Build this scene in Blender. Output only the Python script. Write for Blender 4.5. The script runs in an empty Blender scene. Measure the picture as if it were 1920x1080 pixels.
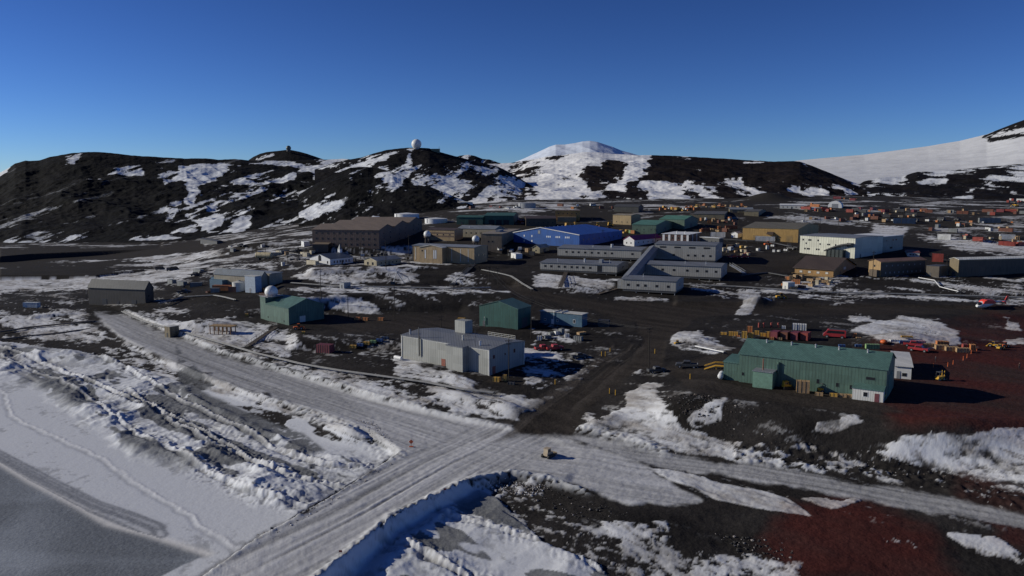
import bpy, bmesh, math, random
import numpy as np
from mathutils import Vector, Matrix
random.seed(7)
S = bpy.context.scene
COL = S.collection
# ---------------------------------------------------------------- camera
F = 1500.0; YH = 350.0; HC = 62.0
PITCH = math.atan((540 - YH) / F)
cam = bpy.data.cameras.new("camera"); camo = bpy.data.objects.new("camera", cam); COL.objects.link(camo)
cam.sensor_width = 36; cam.lens = 36 * F / 1920
cam.clip_start = 1; cam.clip_end = 120000
camo.location = (0, 0, HC); camo.rotation_euler = (math.pi / 2 - PITCH, 0, 0)
S.camera = camo
# ---------------------------------------------------------------- world, sun, exposure
SUN_EL = math.radians(21); SUN_AZ = math.radians(173)    # direction to the sun, counted from +X
w = bpy.data.worlds.new("World"); S.world = w; w.use_nodes = True
nt = w.node_tree; bgn = nt.nodes['Background']
sky = nt.nodes.new('ShaderNodeTexSky'); sky.sky_type = 'NISHITA'; sky.sun_disc = False
sky.sun_elevation = SUN_EL; sky.sun_rotation = math.pi / 2 - SUN_AZ
sky.altitude = 3000; sky.air_density = 1.0; sky.dust_density = 0.0; sky.ozone_density = 3.0
gm = nt.nodes.new('ShaderNodeGamma'); gm.inputs[1].default_value = 1.5; tn = nt.nodes.new('ShaderNodeVectorMath'); tn.operation = 'MULTIPLY'; tn.inputs[1].default_value = (.48, .575, .80)
nt.links.new(sky.outputs[0], gm.inputs[0]); nt.links.new(gm.outputs[0], tn.inputs[0]); nt.links.new(tn.outputs[0], bgn.inputs[0]); bgn.inputs[1].default_value = 0.05
sun = bpy.data.lights.new("sun", 'SUN'); suno = bpy.data.objects.new("sun", sun); COL.objects.link(suno)
sun.energy = 4.6; sun.angle = math.radians(0.5); sun.color = (1.0, 0.945, 0.80)
sd = Vector((math.cos(SUN_EL) * math.cos(SUN_AZ), math.cos(SUN_EL) * math.sin(SUN_AZ), math.sin(SUN_EL)))
suno.rotation_euler = sd.to_track_quat('Z', 'Y').to_euler(); suno.location = (-200, 0, 200)
S.view_settings.view_transform = 'Standard'; S.view_settings.look = 'None'
S.view_settings.exposure = -0.3; S.view_settings.gamma = 1.0
# ---------------------------------------------------------------- projection helpers (photo pixels <-> places on the ground)
cp, sp_ = math.cos(PITCH), math.sin(PITCH)
def ray(px, py):
    a = (px - 960) / F; b = (540 - py) / F
    return np.array([a, cp + b * sp_, -sp_ + b * cp])
def at_z(px, py, z):
    d = ray(px, py); t = (z - HC) / d[2]; return d[0] * t, d[1] * t
def at_y(px, py, Y):
    d = ray(px, py); t = Y / d[1]; return d[0] * t, HC + d[2] * t
def proj(x, y, z):
    z = z - HC; dep = y * cp - z * sp_; up = y * sp_ + z * cp
    dep = np.maximum(dep, 1e-3)
    return 960 + F * x / dep, 540 - F * up / dep
# ---------------------------------------------------------------- noise
_rng = np.random.RandomState(11); _T = _rng.rand(1024, 1024).astype(np.float32)
def vn(x, y, s=0):
    x = x + s * 37.7; y = y + s * 91.3
    xi = np.floor(x).astype(np.int64); yi = np.floor(y).astype(np.int64)
    fx = x - xi; fy = y - yi; fx = fx * fx * (3 - 2 * fx); fy = fy * fy * (3 - 2 * fy)
    a = _T[xi & 1023, yi & 1023]; b = _T[(xi + 1) & 1023, yi & 1023]
    c = _T[xi & 1023, (yi + 1) & 1023]; d = _T[(xi + 1) & 1023, (yi + 1) & 1023]
    return (a + (b - a) * fx) * (1 - fy) + (c + (d - c) * fx) * fy
def fbm(x, y, o=4, s=0, g=.55):
    r = 0; a = 1; t = 0
    for i in range(o):
        r = r + a * (vn(x, y, s + i * 3) - .5); t += a; a *= g; x, y = x * 1.93 + y * .37, y * 1.93 - x * .37
    return r / t
def ridged(x, y, o=4, s=0):
    r = 0; a = 1; t = 0
    for i in range(o):
        r = r + a * (1 - np.abs(2 * vn(x, y, s + i * 5) - 1)); t += a; a *= .5; x, y = x * 1.93 + y * .37, y * 1.93 - x * .37
    return r / t
def sst(a, b, x):
    t = np.clip((x - a) / (b - a), 0, 1); return t * t * (3 - 2 * t)
def unif(n):
    n = (n - n.mean()) / (n.std() + 1e-9); return .5 + .5 * np.tanh(.8 * n * (1 + .05 * n * n))
def sdist(X, Y, poly):
    """signed distance, positive inside"""
    n = len(poly); d = np.full(X.shape, 1e18); ins = np.zeros(X.shape, bool)
    for i in range(n):
        x0, y0 = poly[i]; x1, y1 = poly[(i + 1) % n]
        ex, ey = x1 - x0, y1 - y0; L = ex * ex + ey * ey + 1e-12
        t = np.clip(((X - x0) * ex + (Y - y0) * ey) / L, 0, 1)
        d = np.minimum(d, (X - x0 - t * ex) ** 2 + (Y - y0 - t * ey) ** 2)
        if y0 != y1:
            c = ((y0 > Y) != (y1 > Y)) & (X < (x1 - x0) * (Y - y0) / (y1 - y0) + x0)
            ins ^= c
    d = np.sqrt(d); return np.where(ins, d, -d)
def lined(X, Y, pts):
    """distance, signed side and along-length of the nearest place on a polyline"""
    best = np.full(X.shape, 1e18); lat = np.zeros(X.shape); al = np.zeros(X.shape); acc = 0
    for i in range(len(pts) - 1):
        x0, y0 = pts[i]; x1, y1 = pts[i + 1]; ex, ey = x1 - x0, y1 - y0; L = math.hypot(ex, ey)
        t = np.clip(((X - x0) * ex + (Y - y0) * ey) / (L * L), 0, 1)
        dx = X - x0 - t * ex; dy = Y - y0 - t * ey; d = dx * dx + dy * dy
        s = ((X - x0) * ey - (Y - y0) * ex) / L
        m = d < best; best = np.where(m, d, best); lat = np.where(m, s, lat); al = np.where(m, acc + t * L, al); acc += L
    return np.sqrt(best), lat, al
def inpoly(PX, PY, poly, feather, base, val, wob=None):
    """paints val over base inside the polygon; only near it"""
    xs = [p[0] for p in poly]; ys = [p[1] for p in poly]; m = feather * 2 + 8
    k = (PX > min(xs) - m) & (PX < max(xs) + m) & (PY > min(ys) - m) & (PY < max(ys) + m)
    if not k.any(): return base
    d = sdist(PX[k], PY[k], poly)
    if wob is not None: d = d + wob[k] * feather * 2
    t = sst(-feather, feather, d); out = base.copy()
    out[k] = base[k] * (1 - t) + val * t
    return out
# ---------------------------------------------------------------- terrain height
CP = [ # photo pixel and height above the sea ice
 (0,1080,0),(300,1080,0),(600,1080,0),(0,950,0),(200,950,0),(400,950,0),(0,850,0),(200,850,0),(0,760,0),(200,760,.2),(350,820,.2),(0,690,.6),(120,690,.6),
 (300,730,1),(450,790,1),(560,840,.8),(640,870,.8),(500,900,.2),(700,870,.5),(900,1080,0),(760,1040,0),(800,980,.2),(900,940,.4),(1000,1040,.3),(1150,1060,.5),(1000,930,.8),(1180,965,1.9),(1085,872,3.0),(1045,905,2.7),(1120,900,2.7),(1150,930,2.3),(1100,940,1.7),
 (0,640,1.2),(100,640,2),(60,600,3.5),(150,600,4.5),(200,600,5),(250,620,5),(330,650,4.8),(450,690,4.5),(600,735,4.2),(750,775,3.8),(900,800,3.4),(1000,820,3.2),(1100,850,3.2),
 (900,860,3.2),(1200,880,2.6),(1300,930,2.2),(1250,845,3.6),(1400,880,3.2),(1600,915,3),(1800,950,3),(1920,975,3),(1300,980,1.4),(1500,960,2.2),(1600,1040,1.4),(1920,1060,1.6),(1400,1060,.8),
 (240,585,6.2),(330,620,6),(500,665,6),(700,705,6),(850,722,6),(940,745,5.5),(1000,760,5),(1080,780,4.6),(1130,745,6),(1180,700,8.2),
 (225,568,5.2),(100,575,4.6),(0,575,4.4),(30,560,2.5),(330,575,7),(60,545,.6),(50,525,0),(200,515,.3),(0,500,0),(330,500,1),(150,495,.5),(0,482,.3),(200,480,1),(0,466,3),(200,460,4),(330,455,7),
 (420,580,9.5),(500,600,8.2),(545,610,8),(608,607,8.2),(450,645,6),(560,655,6.2),(650,650,6.6),(700,610,8.5),(800,610,8.6),(760,680,7),(870,705,7),(980,692,7.2),(700,670,6.6),
 (899,611,9),(971,617,9.2),(1013,606,10),(1095,613,10),(1150,600,11),(1230,610,11),(1215,660,9.6),(1060,660,8.4),(1000,720,6.6),(1080,700,7.2),(1130,650,9),
 (600,575,10.4),(700,578,10.5),(800,580,10.4),(900,575,11),(650,550,13.8),(750,552,13.8),(850,552,14),(560,540,13.2),(650,538,14.6),(800,540,14.6),(920,545,14.4),(1000,560,13.6),
 (600,515,16.8),(700,512,17),(800,515,16.8),(900,510,17.5),(620,496,19),(720,498,19),(830,494,19.4),(900,490,19.8),(960,490,19.6),
 (440,540,11.5),(400,545,11),(500,530,13),(400,500,12),(480,485,16),(540,470,18),(420,470,13),(560,500,17.5),
 (586,465,23),(711,470,23),(798,455,25),(640,450,24.5),(860,445,27),(930,470,23.5),(900,430,30),(980,465,24),(1086,463,24.4),(1000,440,28.5),
 (1040,483,21.5),(1208,490,20.6),(1341,495,20.2),(1010,508,18.6),(1158,517,17.6),(1352,526,16.6),(1166,547,14.8),(1267,554,14.4),(1000,530,16.5),
 (1150,575,12.8),(1250,580,12.6),(1350,570,13.6),(1400,545,15),(1480,545,15.4),(1600,550,15.2),(1750,553,15.2),(1920,560,15),(1500,515,17.6),(1600,520,17.4),(1750,522,17.4),(1920,520,17.8),
 (1400,600,12.6),(1550,590,12.8),(1700,590,13.6),(1850,580,13.6),(1920,590,13.4),(1400,650,12),(1600,660,12),(1800,670,12),(1920,680,12),(1700,640,12.2),(1300,640,11.4),(1290,690,10.6),(1230,700,9.4),
 (1385,715,12),(1520,735,12),(1660,752,12),(1760,740,12),(1850,760,11.6),(1920,770,11.2),(1300,735,11),(1200,760,8),(1250,790,7.4),(1350,825,5),(1180,810,4.6),(1450,850,4.2),(1500,760,11.6),(1620,780,11),
 (1600,860,4.4),(1700,800,9.8),(1760,870,5),(1850,810,9.4),(1920,820,9),(1850,905,4.4),(1920,930,4),(1350,790,8.4),(1500,810,8),(1400,760,11),
 (1170,455,25.4),(1300,458,25),(1230,438,28.6),(1300,430,30),(1392,448,26.6),(1496,454,25.8),(1500,475,22.8),(1602,485,21.8),(1720,480,22.4),(1800,480,22.6),(1920,480,22.6),(1400,480,22.4),(1430,510,18.8),
 (1750,450,26.4),(1900,455,25.8),(1700,425,31),(1850,430,30),(1600,420,32),(1450,420,32.2),(1150,420,32),(1050,420,32),(950,422,32),(860,422,32),(780,430,30),
 (700,440,26),(600,440,24),(500,445,20),(1200,400,38.6),(1350,405,37.6),(1500,405,37.6),(1650,405,37.6),(1800,400,38.6),(1920,405,37.6),(1000,400,38.6),(900,400,38.6),
 (1100,385,43.4),(1300,385,43.4),(1500,388,42.6),(1700,388,42.6),(1900,385,43.4),(960,388,42.6),(1200,374,47),(1500,376,46.5),(1800,372,47.5),(1000,376,46.5),(1920,366,49)]
pts = []
for (px, py, z) in CP:
    x, y = at_z(px, py, z); pts.append((x, y, z))
pts += [(-700,400,0),(-700,700,0),(-600,250,0),(-300,100,0),(0,60,0),(300,60,1),(500,150,6),(650,300,14),(800,500,22),(900,800,40),(-900,1000,2),(-500,1200,5),(0,1300,52),(500,1300,55),(900,1300,55),(-200,1200,40)]
pts = np.array(pts, float)
def krn(r2): return np.sqrt(r2 + 100.0)
_A = krn((pts[:, None, 0] - pts[None, :, 0]) ** 2 + (pts[:, None, 1] - pts[None, :, 1]) ** 2)
_m = pts[:, 2].mean()
_w = np.linalg.solve(_A - np.eye(len(pts)) * 1.5, pts[:, 2] - _m)
GX0, GY0, GS = -1100.0, 40.0, 4.0
gx = np.arange(GX0, 1101, GS); gy = np.arange(GY0, 1400, GS)
GG = np.zeros((len(gx), len(gy)))
for i, xx in enumerate(gx):
    GG[i] = krn((xx - pts[None, :, 0]) ** 2 + (gy[:, None] - pts[None, :, 1]) ** 2) @ _w + _m
def gridz(x, y):
    u = np.clip((x - GX0) / GS, 0, len(gx) - 1.001); v = np.clip((y - GY0) / GS, 0, len(gy) - 1.001)
    i = u.astype(int); j = v.astype(int); a = u - i; b = v - j
    return (GG[i, j] * (1 - a) + GG[i + 1, j] * a) * (1 - b) + (GG[i, j + 1] * (1 - a) + GG[i + 1, j + 1] * a) * b
def W(poly, z): return [at_z(px, py, z) for px, py in poly]
# raised or levelled sheets: polygon in the photo, height at its ends, width of the bank in metres
CAUSE = [(365,1090),(480,1010),(640,920),(745,852),(800,815),(900,812),(1060,820),(1200,868),(1315,940),(1180,947),(1100,915),(1020,895),(960,886),(880,900),(740,967),(590,1090)]
PADS = [(W([(365,1090),(480,1010),(640,920),(745,852),(800,815),(900,812),(1000,812),(1080,850),(1060,895),(960,886),(880,900),(740,967),(590,1090)], 3.0), 3.0, 1.9),
        (W([(60,595),(180,588),(225,632),(300,668),(380,700),(480,735),(600,765),(700,800),(760,840),(960,840),(960,800),(800,770),(700,747),(560,706),(420,668),(300,622),(235,590),(200,575)], 4.3), None, 2.0),
        (W([(1385,700),(1300,742),(1420,752),(1560,768),(1680,785),(1800,790),(1940,790),(1940,600),(1700,640),(1400,640)], 12), 12, 12.0),
        (W([(560,585),(860,585),(890,640),(740,640),(560,640)], 8.8), 8.8, 5),
        (W([(590,505),(700,503),(940,498),(960,478),(560,478)], 19.3), 19.3, 6),
        (W([(540,560),(530,532),(700,534),(960,535),(960,552),(700,552)], 14.4), 14.4, 5),
        (W([(0,481),(60,476),(300,466),(300,458),(0,462)], 4.5), 4.5, 4),
        (W([(0,516),(180,516),(270,506),(240,498),(0,500)], 3.2), 3.2, 3),
        (W([(1270,545),(1940,556),(1940,575),(1270,566)], 14.6), 14.6, 2.0)]
def mnd(px, py, zb, rx, ry, h, a=0):
    x, y = at_z(px, py, zb); return (x, y, rx, ry, h, math.radians(a))
MOUNDS = [mnd(1690,640,12.5,13,7,3.6,-10), mnd(1790,640,12.5,10,5,1.6), mnd(1420,572,13.5,5,9,2.2,-35), mnd(1300,640,11.4,8,6,1.5), mnd(380,605,9,16,8,3.2,-20), mnd(470,470,15,30,12,5),
          mnd(860,715,6.5,9,3,1.4,-30), mnd(800,690,7,8,3,1.2,-25), mnd(1080,548,14.5,20,6,1.4), mnd(1230,545,14.5,14,6,1.2), mnd(720,520,16,22,6,2.0), mnd(660,812,3.2,7,3,1.8,-40), mnd(640,800,3.4,6,3,1.4,-40),
          mnd(950,770,4.5,8,4,2.0,-40), mnd(870,750,5,10,3,1.4,-40), mnd(1130,800,4.2,7,4,1.6,30), mnd(1780,830,8,14,5,1.5), mnd(1460,830,6,9,4,1.2), mnd(1340,560,14.5,8,4,1.4), mnd(1850,455,26,20,8,3), mnd(1440,382,43,30,22,9)]
def H0(x, y):
    z = gridz(x, y)
    for poly, zp, fw in PADS:
        xs = [p[0] for p in poly]; ys = [p[1] for p in poly]
        k = (x > min(xs) - fw * 2) & (x < max(xs) + fw * 2) & (y > min(ys) - fw * 2) & (y < max(ys) + fw * 2)
        if not np.any(k): continue
        t = sst(-fw, fw * .15, sdist(x[k], y[k], poly))
        tgt = zp if zp is not None else 5.0 - np.clip((x[k] + 150) / 135, 0, 1) * 2.0
        z[k] = z[k] * (1 - t) + tgt * t
    for (mx, my, rx, ry, h, a) in MOUNDS:
        dx = x - mx; dy = y - my; u = (dx * math.cos(a) + dy * math.sin(a)) / rx; v = (-dx * math.sin(a) + dy * math.cos(a)) / ry
        z = z + h * np.exp(-(u * u + v * v) * 1.4)
    return z
def P(px, py):
    """place on the terrain seen at a photo pixel"""
    d = ray(px, py); Y = np.geomspace(95, 1300, 3000); t = Y / d[1]
    x = d[0] * t; z = HC + d[2] * t; h = H0(x, Y)
    k = np.nonzero(z <= h)[0]
    i = k[0] if len(k) else len(Y) - 1
    return np.array([x[i], Y[i], h[i]])
def hz(x, y): return float(H0(np.array([x], float), np.array([y], float))[0])
# ---------------------------------------------------------------- materials
MATS = {}
def newmat(name):
    m = bpy.data.materials.new(name); m.use_nodes = True
    return m, m.node_tree, m.node_tree.nodes['Principled BSDF']
def N(t, typ, **kw):
    n = t.nodes.new(typ)
    for k, v in kw.items(): setattr(n, k, v)
    return n
def ground_mat(name, scale, bump=.5, dist=.4, rough=.85):
    m, t, b = newmat(name); L = t.links.new
    at = N(t, 'ShaderNodeAttribute', attribute_name='Col'); tc = N(t, 'ShaderNodeTexCoord')
    n1 = N(t, 'ShaderNodeTexNoise'); n1.inputs['Scale'].default_value = scale; n1.inputs['Detail'].default_value = 6; n1.inputs['Roughness'].default_value = .7
    L(tc.outputs['Object'], n1.inputs['Vector'])
    mr = N(t, 'ShaderNodeMapRange'); mr.inputs[1].default_value = .3; mr.inputs[2].default_value = .7; mr.inputs[3].default_value = -1; mr.inputs[4].default_value = 1
    L(n1.outputs[0], mr.inputs[0])
    amp = N(t, 'ShaderNodeMapRange'); amp.inputs[1].default_value = .05; amp.inputs[2].default_value = .45; amp.inputs[3].default_value = .30; amp.inputs[4].default_value = .05; L(at.outputs['Fac'], amp.inputs[0])
    ma = N(t, 'ShaderNodeMath', operation='MULTIPLY_ADD'); L(mr.outputs[0], ma.inputs[0]); L(amp.outputs[0], ma.inputs[1]); ma.inputs[2].default_value = 1.0
    mx = N(t, 'ShaderNodeVectorMath', operation='SCALE'); L(at.outputs['Color'], mx.inputs[0]); L(ma.outputs[0], mx.inputs['Scale'])
    L(mx.outputs[0], b.inputs['Base Color']); b.inputs['Roughness'].default_value = rough
    b.inputs['Specular IOR Level'].default_value = .04
    n2 = N(t, 'ShaderNodeTexNoise'); n2.inputs['Scale'].default_value = scale * 1.7; n2.inputs['Detail'].default_value = 5; L(tc.outputs['Object'], n2.inputs['Vector'])
    bp = N(t, 'ShaderNodeBump'); bs = N(t, 'ShaderNodeMapRange'); bs.inputs[1].default_value = .05; bs.inputs[2].default_value = .45; bs.inputs[3].default_value = bump; bs.inputs[4].default_value = bump * .3; L(at.outputs['Fac'], bs.inputs[0]); L(bs.outputs[0], bp.inputs['Strength']); bp.inputs['Distance'].default_value = dist
    L(n2.outputs[0], bp.inputs['Height']); L(bp.outputs[0], b.inputs['Normal'])
    return m
def mesh_grid(name, V, nr, nc, colr, mat, smooth=True):
    me = bpy.data.meshes.new(name)
    i = np.arange(nr - 1)[:, None] * nc + np.arange(nc - 1)[None, :]
    q = np.stack([i, i + 1, i + nc + 1, i + nc], -1).reshape(-1, 4).astype(np.int32)
    me.vertices.add(len(V)); me.vertices.foreach_set('co', V.astype(np.float32).ravel())
    me.loops.add(q.size); me.loops.foreach_set('vertex_index', q.ravel())
    me.polygons.add(len(q)); me.polygons.foreach_set('loop_start', np.arange(0, q.size, 4, dtype=np.int32))
    me.polygons.foreach_set('use_smooth', np.full(len(q), smooth))
    me.update(calc_edges=True)
    a = me.color_attributes.new('Col', 'FLOAT_COLOR', 'POINT')
    c = np.ones((len(V), 4), np.float32); c[:, :3] = colr; a.data.foreach_set('color', c.ravel())
    me.materials.append(mat); o = bpy.data.objects.new(name, me); COL.objects.link(o); return o
def mixc(a, b, t): return a * (1 - t[:, None]) + (np.array(b)[None, :] if np.ndim(b) == 1 else b) * t[:, None]
# ---------------------------------------------------------------- near terrain: shore, sea ice, station ground
NC, NR = 1180, 680
rat = np.linspace(-.86, .86, NC); YY = np.concatenate([np.geomspace(92, 138, 100, endpoint=False), np.geomspace(138, 262, 300, endpoint=False), np.geomspace(262, 1150, 450)]); NR = len(YY)
Yg, Rg = np.meshgrid(YY, rat, indexing='ij'); Y = Yg.ravel(); X = (Rg * Yg).ravel()
Z = H0(X, Y); PX, PY = proj(X, Y, Z)
Yt = Y; Y = Y + 1.0 * Z      # noise coordinates that do not smear on steep banks
wob = fbm(X * .16, Y * .16, 4, 40)
wfine = fbm(X * .6, Y * .6, 4, 60, .7)
a45 = (X - Y) * .7071; b45 = (X + Y) * .7071
SEA = [(-400,640),(0,640),(60,648),(180,665),(250,690),(330,715),(420,742),(520,770),(620,805),(700,835),(745,852),(640,920),(480,1010),(365,1090),(365,1300),(-900,1300)]
SEA2 = [(590,1090),(740,967),(870,908),(930,935),(970,975),(1020,1020),(1110,1055),(1160,1100),(1160,1300),(500,1300)]
sea = inpoly(PX, PY, SEA, 3, np.zeros_like(X), 1.0, wob); sea = inpoly(PX, PY, SEA2, 3, sea, 1.0, wob)
GICE = [(-600,700),(0,868),(60,905),(150,952),(205,984),(280,1004),(390,1040),(340,1062),(300,1083),(250,1300),(-600,1300)]
gice = inpoly(PX, PY, GICE, 1.5, np.zeros_like(X), 1.0)
RIDGE = [(-60,640),(60,648),(200,672),(340,725),(450,785),(590,850),(700,870),(650,912),(560,965),(470,930),(400,890),(250,850),(160,790),(60,720),(-60,690)]
rz = inpoly(PX, PY, RIDGE, 16, np.zeros_like(X), 1.0, wob)
RIDGE2 = [(760,1000),(900,930),(1000,930),(1100,985),(1250,1020),(1500,1065),(1400,1200),(760,1200),(700,1060)]
rz2 = inpoly(PX, PY, RIDGE2, 16, np.zeros_like(X), 1.0, wob)
DARKICE = [(330,650),(380,700),(400,722),(380,735),(440,760),(500,788),(570,815),(610,846),(570,855),(500,835),(420,800),(340,768)]
dk = inpoly(PX, PY, DARKICE, 4, np.zeros_like(X), 1.0, wob)
# roads
road = inpoly(PX, PY, CAUSE, 4, np.zeros_like(X), 1.0, wob * 2.2 + wfine * .8)
road = inpoly(PX, PY, [(745,852),(700,822),(640,788),(560,762),(480,735),(380,700),(300,670),(225,635),(192,604),(180,588),(232,590),(300,622),(420,668),(560,706),(700,745),(800,768),(960,797),(1000,850)], 4, road, 1.0, wob * 2.2 + wfine * .8)
road = inpoly(PX, PY, [(1040,815),(1130,820),(1250,850),(1400,872),(1600,903),(1750,925),(1940,972),(1940,992),(1750,962),(1600,932),(1400,902),(1200,868)], 4, road, .85, wob * 2.2 + wfine * .8)
dirtroad = inpoly(PX, PY, [(950,815),(1075,818),(1110,760),(1160,715),(1150,690),(1085,730),(1000,780)], 14, np.zeros_like(X), .8, wob)
for q in ([(955,802),(1062,808),(1105,765),(1160,718),(1205,690),(1150,688),(1085,730),(1010,775)], [(1130,740),(1185,690),(1240,700),(1250,640),(1300,600),(1400,580),(1400,560),(1200,580),(1000,545),(960,520),(935,515),(960,550),(1100,580),(1190,605),(1205,640),(1180,680)],
          [(560,590),(860,590),(890,630),(640,625)], [(1370,745),(1560,768),(1680,785),(1940,790),(1940,680),(1700,650),(1400,650),(1240,690),(1300,735)], [(1130,590),(1940,590),(1940,575),(1130,565)],
          [(1360,470),(1500,480),(1480,510),(1380,520)], [(0,470),(60,466),(300,462),(380,452),(380,470),(200,488),(0,492)]):
    dirtroad = inpoly(PX, PY, q, 4, dirtroad, 1.0, wob)
# snow density painted region by region
D = np.full_like(X, .13)
D = np.where(Yt > 620, .16, D)
def pd(poly, v, f=8):
    global D
    D = inpoly(PX, PY, poly, f, D, v, wob * 2.6 + wfine * .8)
pd([(380,445),(860,430),(860,500),(560,500),(380,520)], .42, 14)
pd([(0,466),(330,455),(380,500),(330,570),(0,580)], .30, 6)
pd([(0,484),(400,470),(430,475),(300,500),(200,493),(0,498)], .78, 4)
pd([(-60,522),(120,520),(270,508),(290,505),(370,490),(390,500),(330,530),(165,545),(60,556),(-60,560)], .80, 3)
pd([(-60,506),(180,506),(270,512),(180,518),(-60,521)], .04, 2)
pd([(-60,494),(240,488),(300,492),(200,499),(-60,501)], .1, 2)
pd([(-60,560),(160,552),(165,590),(60,600),(-60,610)], .40, 6)
pd([(0,590),(80,590),(180,610),(190,640),(60,640),(0,640)], .66, 6)
pd([(185,622),(260,648),(330,676),(420,708),(520,745),(620,780),(700,802),(745,850),(700,838),(600,806),(480,770),(420,745),(330,718),(250,694),(180,668)], .80, 6)
pd([(150,622),(192,630),(255,660),(330,694),(400,722),(395,728),(310,702),(240,682),(170,655)], .42, 2)
pd([(0,640),(150,640),(180,655),(100,652),(0,652)], .25, 3)
pd([(240,590),(300,575),(420,590),(480,610),(540,615),(570,640),(520,690),(480,655),(400,650),(300,615)], .72, 6)
pd([(300,600),(380,570),(440,580),(400,600),(350,605)], .05, 8)
pd([(370,545),(480,545),(470,590),(360,570)], .10, 6)
pd([(390,640),(480,660),(600,692),(780,725),(860,745),(820,752),(700,742),(560,704),(420,665)], .6, 5)
pd([(300,628),(420,672),(560,706),(640,725),(600,725),(440,690),(330,655)], .85, 4)
pd([(560,690),(700,705),(900,735),(950,745),(960,790),(800,766),(640,728)], .62, 6)
pd([(560,620),(760,640),(750,690),(620,680),(560,655)], .20, 5)
pd([(740,675),(860,700),(900,715),(860,730),(740,705)], .75, 5)
pd([(985,650),(1110,670),(1130,690),(1060,715),(985,715)], .55, 6)
pd([(980,690),(1040,700),(1100,690),(1090,712),(985,720)], .8, 4)
pd([(1070,806),(1120,742),(1195,682),(1206,692),(1142,748),(1105,800)], .72, 3)
pd([(960,745),(1040,740),(1080,720),(960,795),(945,780)], .75, 5)
pd([(1000,620),(1060,618),(1080,640),(1000,645)], .55, 5)
pd([(560,560),(640,550),(690,560),(720,585),(700,588),(620,585),(560,575)], .82, 5)
pd([(720,552),(800,555),(900,565),(890,580),(800,575),(730,572)], .30, 5)
pd([(540,540),(900,540),(960,548),(900,552),(560,550)], .62, 3)
pd([(540,520),(600,500),(680,505),(720,500),(785,498),(790,530),(700,532),(620,535)], .74, 5)
pd([(785,505),(860,505),(850,530),(785,533)], .10, 5)
pd([(860,500),(930,520),(920,540),(830,538)], .55, 5)
pd([(1000,515),(1160,525),(1140,550),(1050,548),(1000,535)], .82, 4)
pd([(1150,553),(1260,562),(1210,568),(1150,564)], .82, 3)
pd([(1290,530),(1400,540),(1480,548),(1420,590),(1380,592),(1350,560),(1290,545)], .62, 4)
pd([(1385,545),(1425,548),(1405,590),(1378,592)], .95, 2)
pd([(1320,560),(1380,560),(1375,600),(1300,600)], .04, 4)
pd([(1260,560),(1370,560),(1378,590),(1250,600)], .04, 5)
pd([(1260,625),(1310,620),(1360,645),(1390,660),(1350,672),(1280,660),(1255,645)], .85, 4)
pd([(1550,515),(1760,520),(1920,525),(1920,556),(1600,550),(1480,548),(1480,535)], .55, 5)
pd([(1600,520),(1700,522),(1740,535),(1620,545),(1560,540)], .10, 5)
pd([(1480,552),(1600,553),(1920,562),(1920,572),(1700,566),(1500,560)], .78, 2)
pd([(1410,570),(1640,562),(1920,580),(1920,640),(1840,655),(1680,660),(1560,650),(1440,600)], .12, 6)
pd([(1490,575),(1560,570),(1550,582),(1490,590)], .75, 2)
pd([(1585,585),(1620,580),(1640,600),(1600,602)], .9, 3)
pd([(1600,622),(1640,605),(1690,590),(1760,605),(1800,622),(1800,645),(1740,650),(1690,640),(1620,630)], .97, 4)
pd([(1885,600),(1910,605),(1915,620),(1890,615)], .9, 3)
pd([(1880,640),(1940,628),(1940,650),(1880,652)], .9, 3)
pd([(1720,445),(1800,470),(1940,480),(1940,450),(1860,455),(1790,440)], .8, 5)
pd([(1640,420),(1700,430),(1690,445),(1630,440)], .66, 4)
pd([(1740,420),(1940,410),(1940,440),(1760,445)], .3, 6)
# lower right
pd([(860,378),(1300,376),(1300,392),(1100,396),(860,398)], .42, 3)
pd([(1480,378),(1940,372),(1940,394),(1500,395)], .36, 3)
pd([(1440,405),(1560,402),(1640,412),(1600,430),(1500,425)], .34, 4)
pd([(0,545),(170,545),(170,570),(0,580)], .25, 4)
pd([(1090,930),(1310,948),(1560,990),(1560,1090),(1420,1050),(1260,1025),(1100,1000)], .05, 6)
pd([(990,885),(1090,915),(1180,950),(1310,948),(1400,925),(1530,975),(1940,1005),(1940,1100),(1560,1090),(1430,1035),(1250,1010),(1090,985),(1000,945),(950,910)], .07, 6)
pd([(1205,874),(1290,888),(1400,915),(1480,935),(1530,972),(1470,965),(1350,935),(1250,900)], .99, 3)
pd([(1470,930),(1620,935),(1560,955),(1530,950)], .8, 4)
pd([(900,900),(990,900),(1030,950),(1100,985),(1000,990),(880,940)], .5, 8)
pd([(1080,930),(1200,950),(1290,990),(1180,1000),(1060,975)], .1, 8)
D = inpoly(PX, PY, [(950,940),(1080,985),(1240,1015),(1400,1045),(1500,1065),(1500,1090),(1200,1090),(1050,1040),(960,980)], 10, D, .30, wob)
pd([(1130,980),(1250,975),(1260,1010),(1160,1010)], .40, 6)
pd([(1300,1035),(1400,1035),(1500,1060),(1480,1090),(1300,1090)], .5, 6)
pd([(1640,1000),(1700,1005),(1720,1030),(1650,1020)], .7, 5)
pd([(1780,1005),(1860,1010),(1940,1050),(1940,1070),(1850,1045)], .66, 4)
pd([(1060,800),(1120,770),(1200,740),(1245,735),(1285,805),(1380,800),(1440,835),(1400,865),(1290,855),(1130,825)], .88, 6)
pd([(1100,770),(1170,700),(1220,700),(1190,750),(1120,785)], .15, 4)
pd([(1170,740),(1215,715),(1260,712),(1215,745),(1180,765)], .75, 4)
pd([(1235,740),(1290,725),(1420,748),(1560,766),(1690,788),(1690,850),(1600,855),(1500,830),(1400,835),(1290,805)], .13, 5)
pd([(1290,790),(1330,755),(1360,750),(1350,785),(1310,808)], .75, 4)
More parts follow.
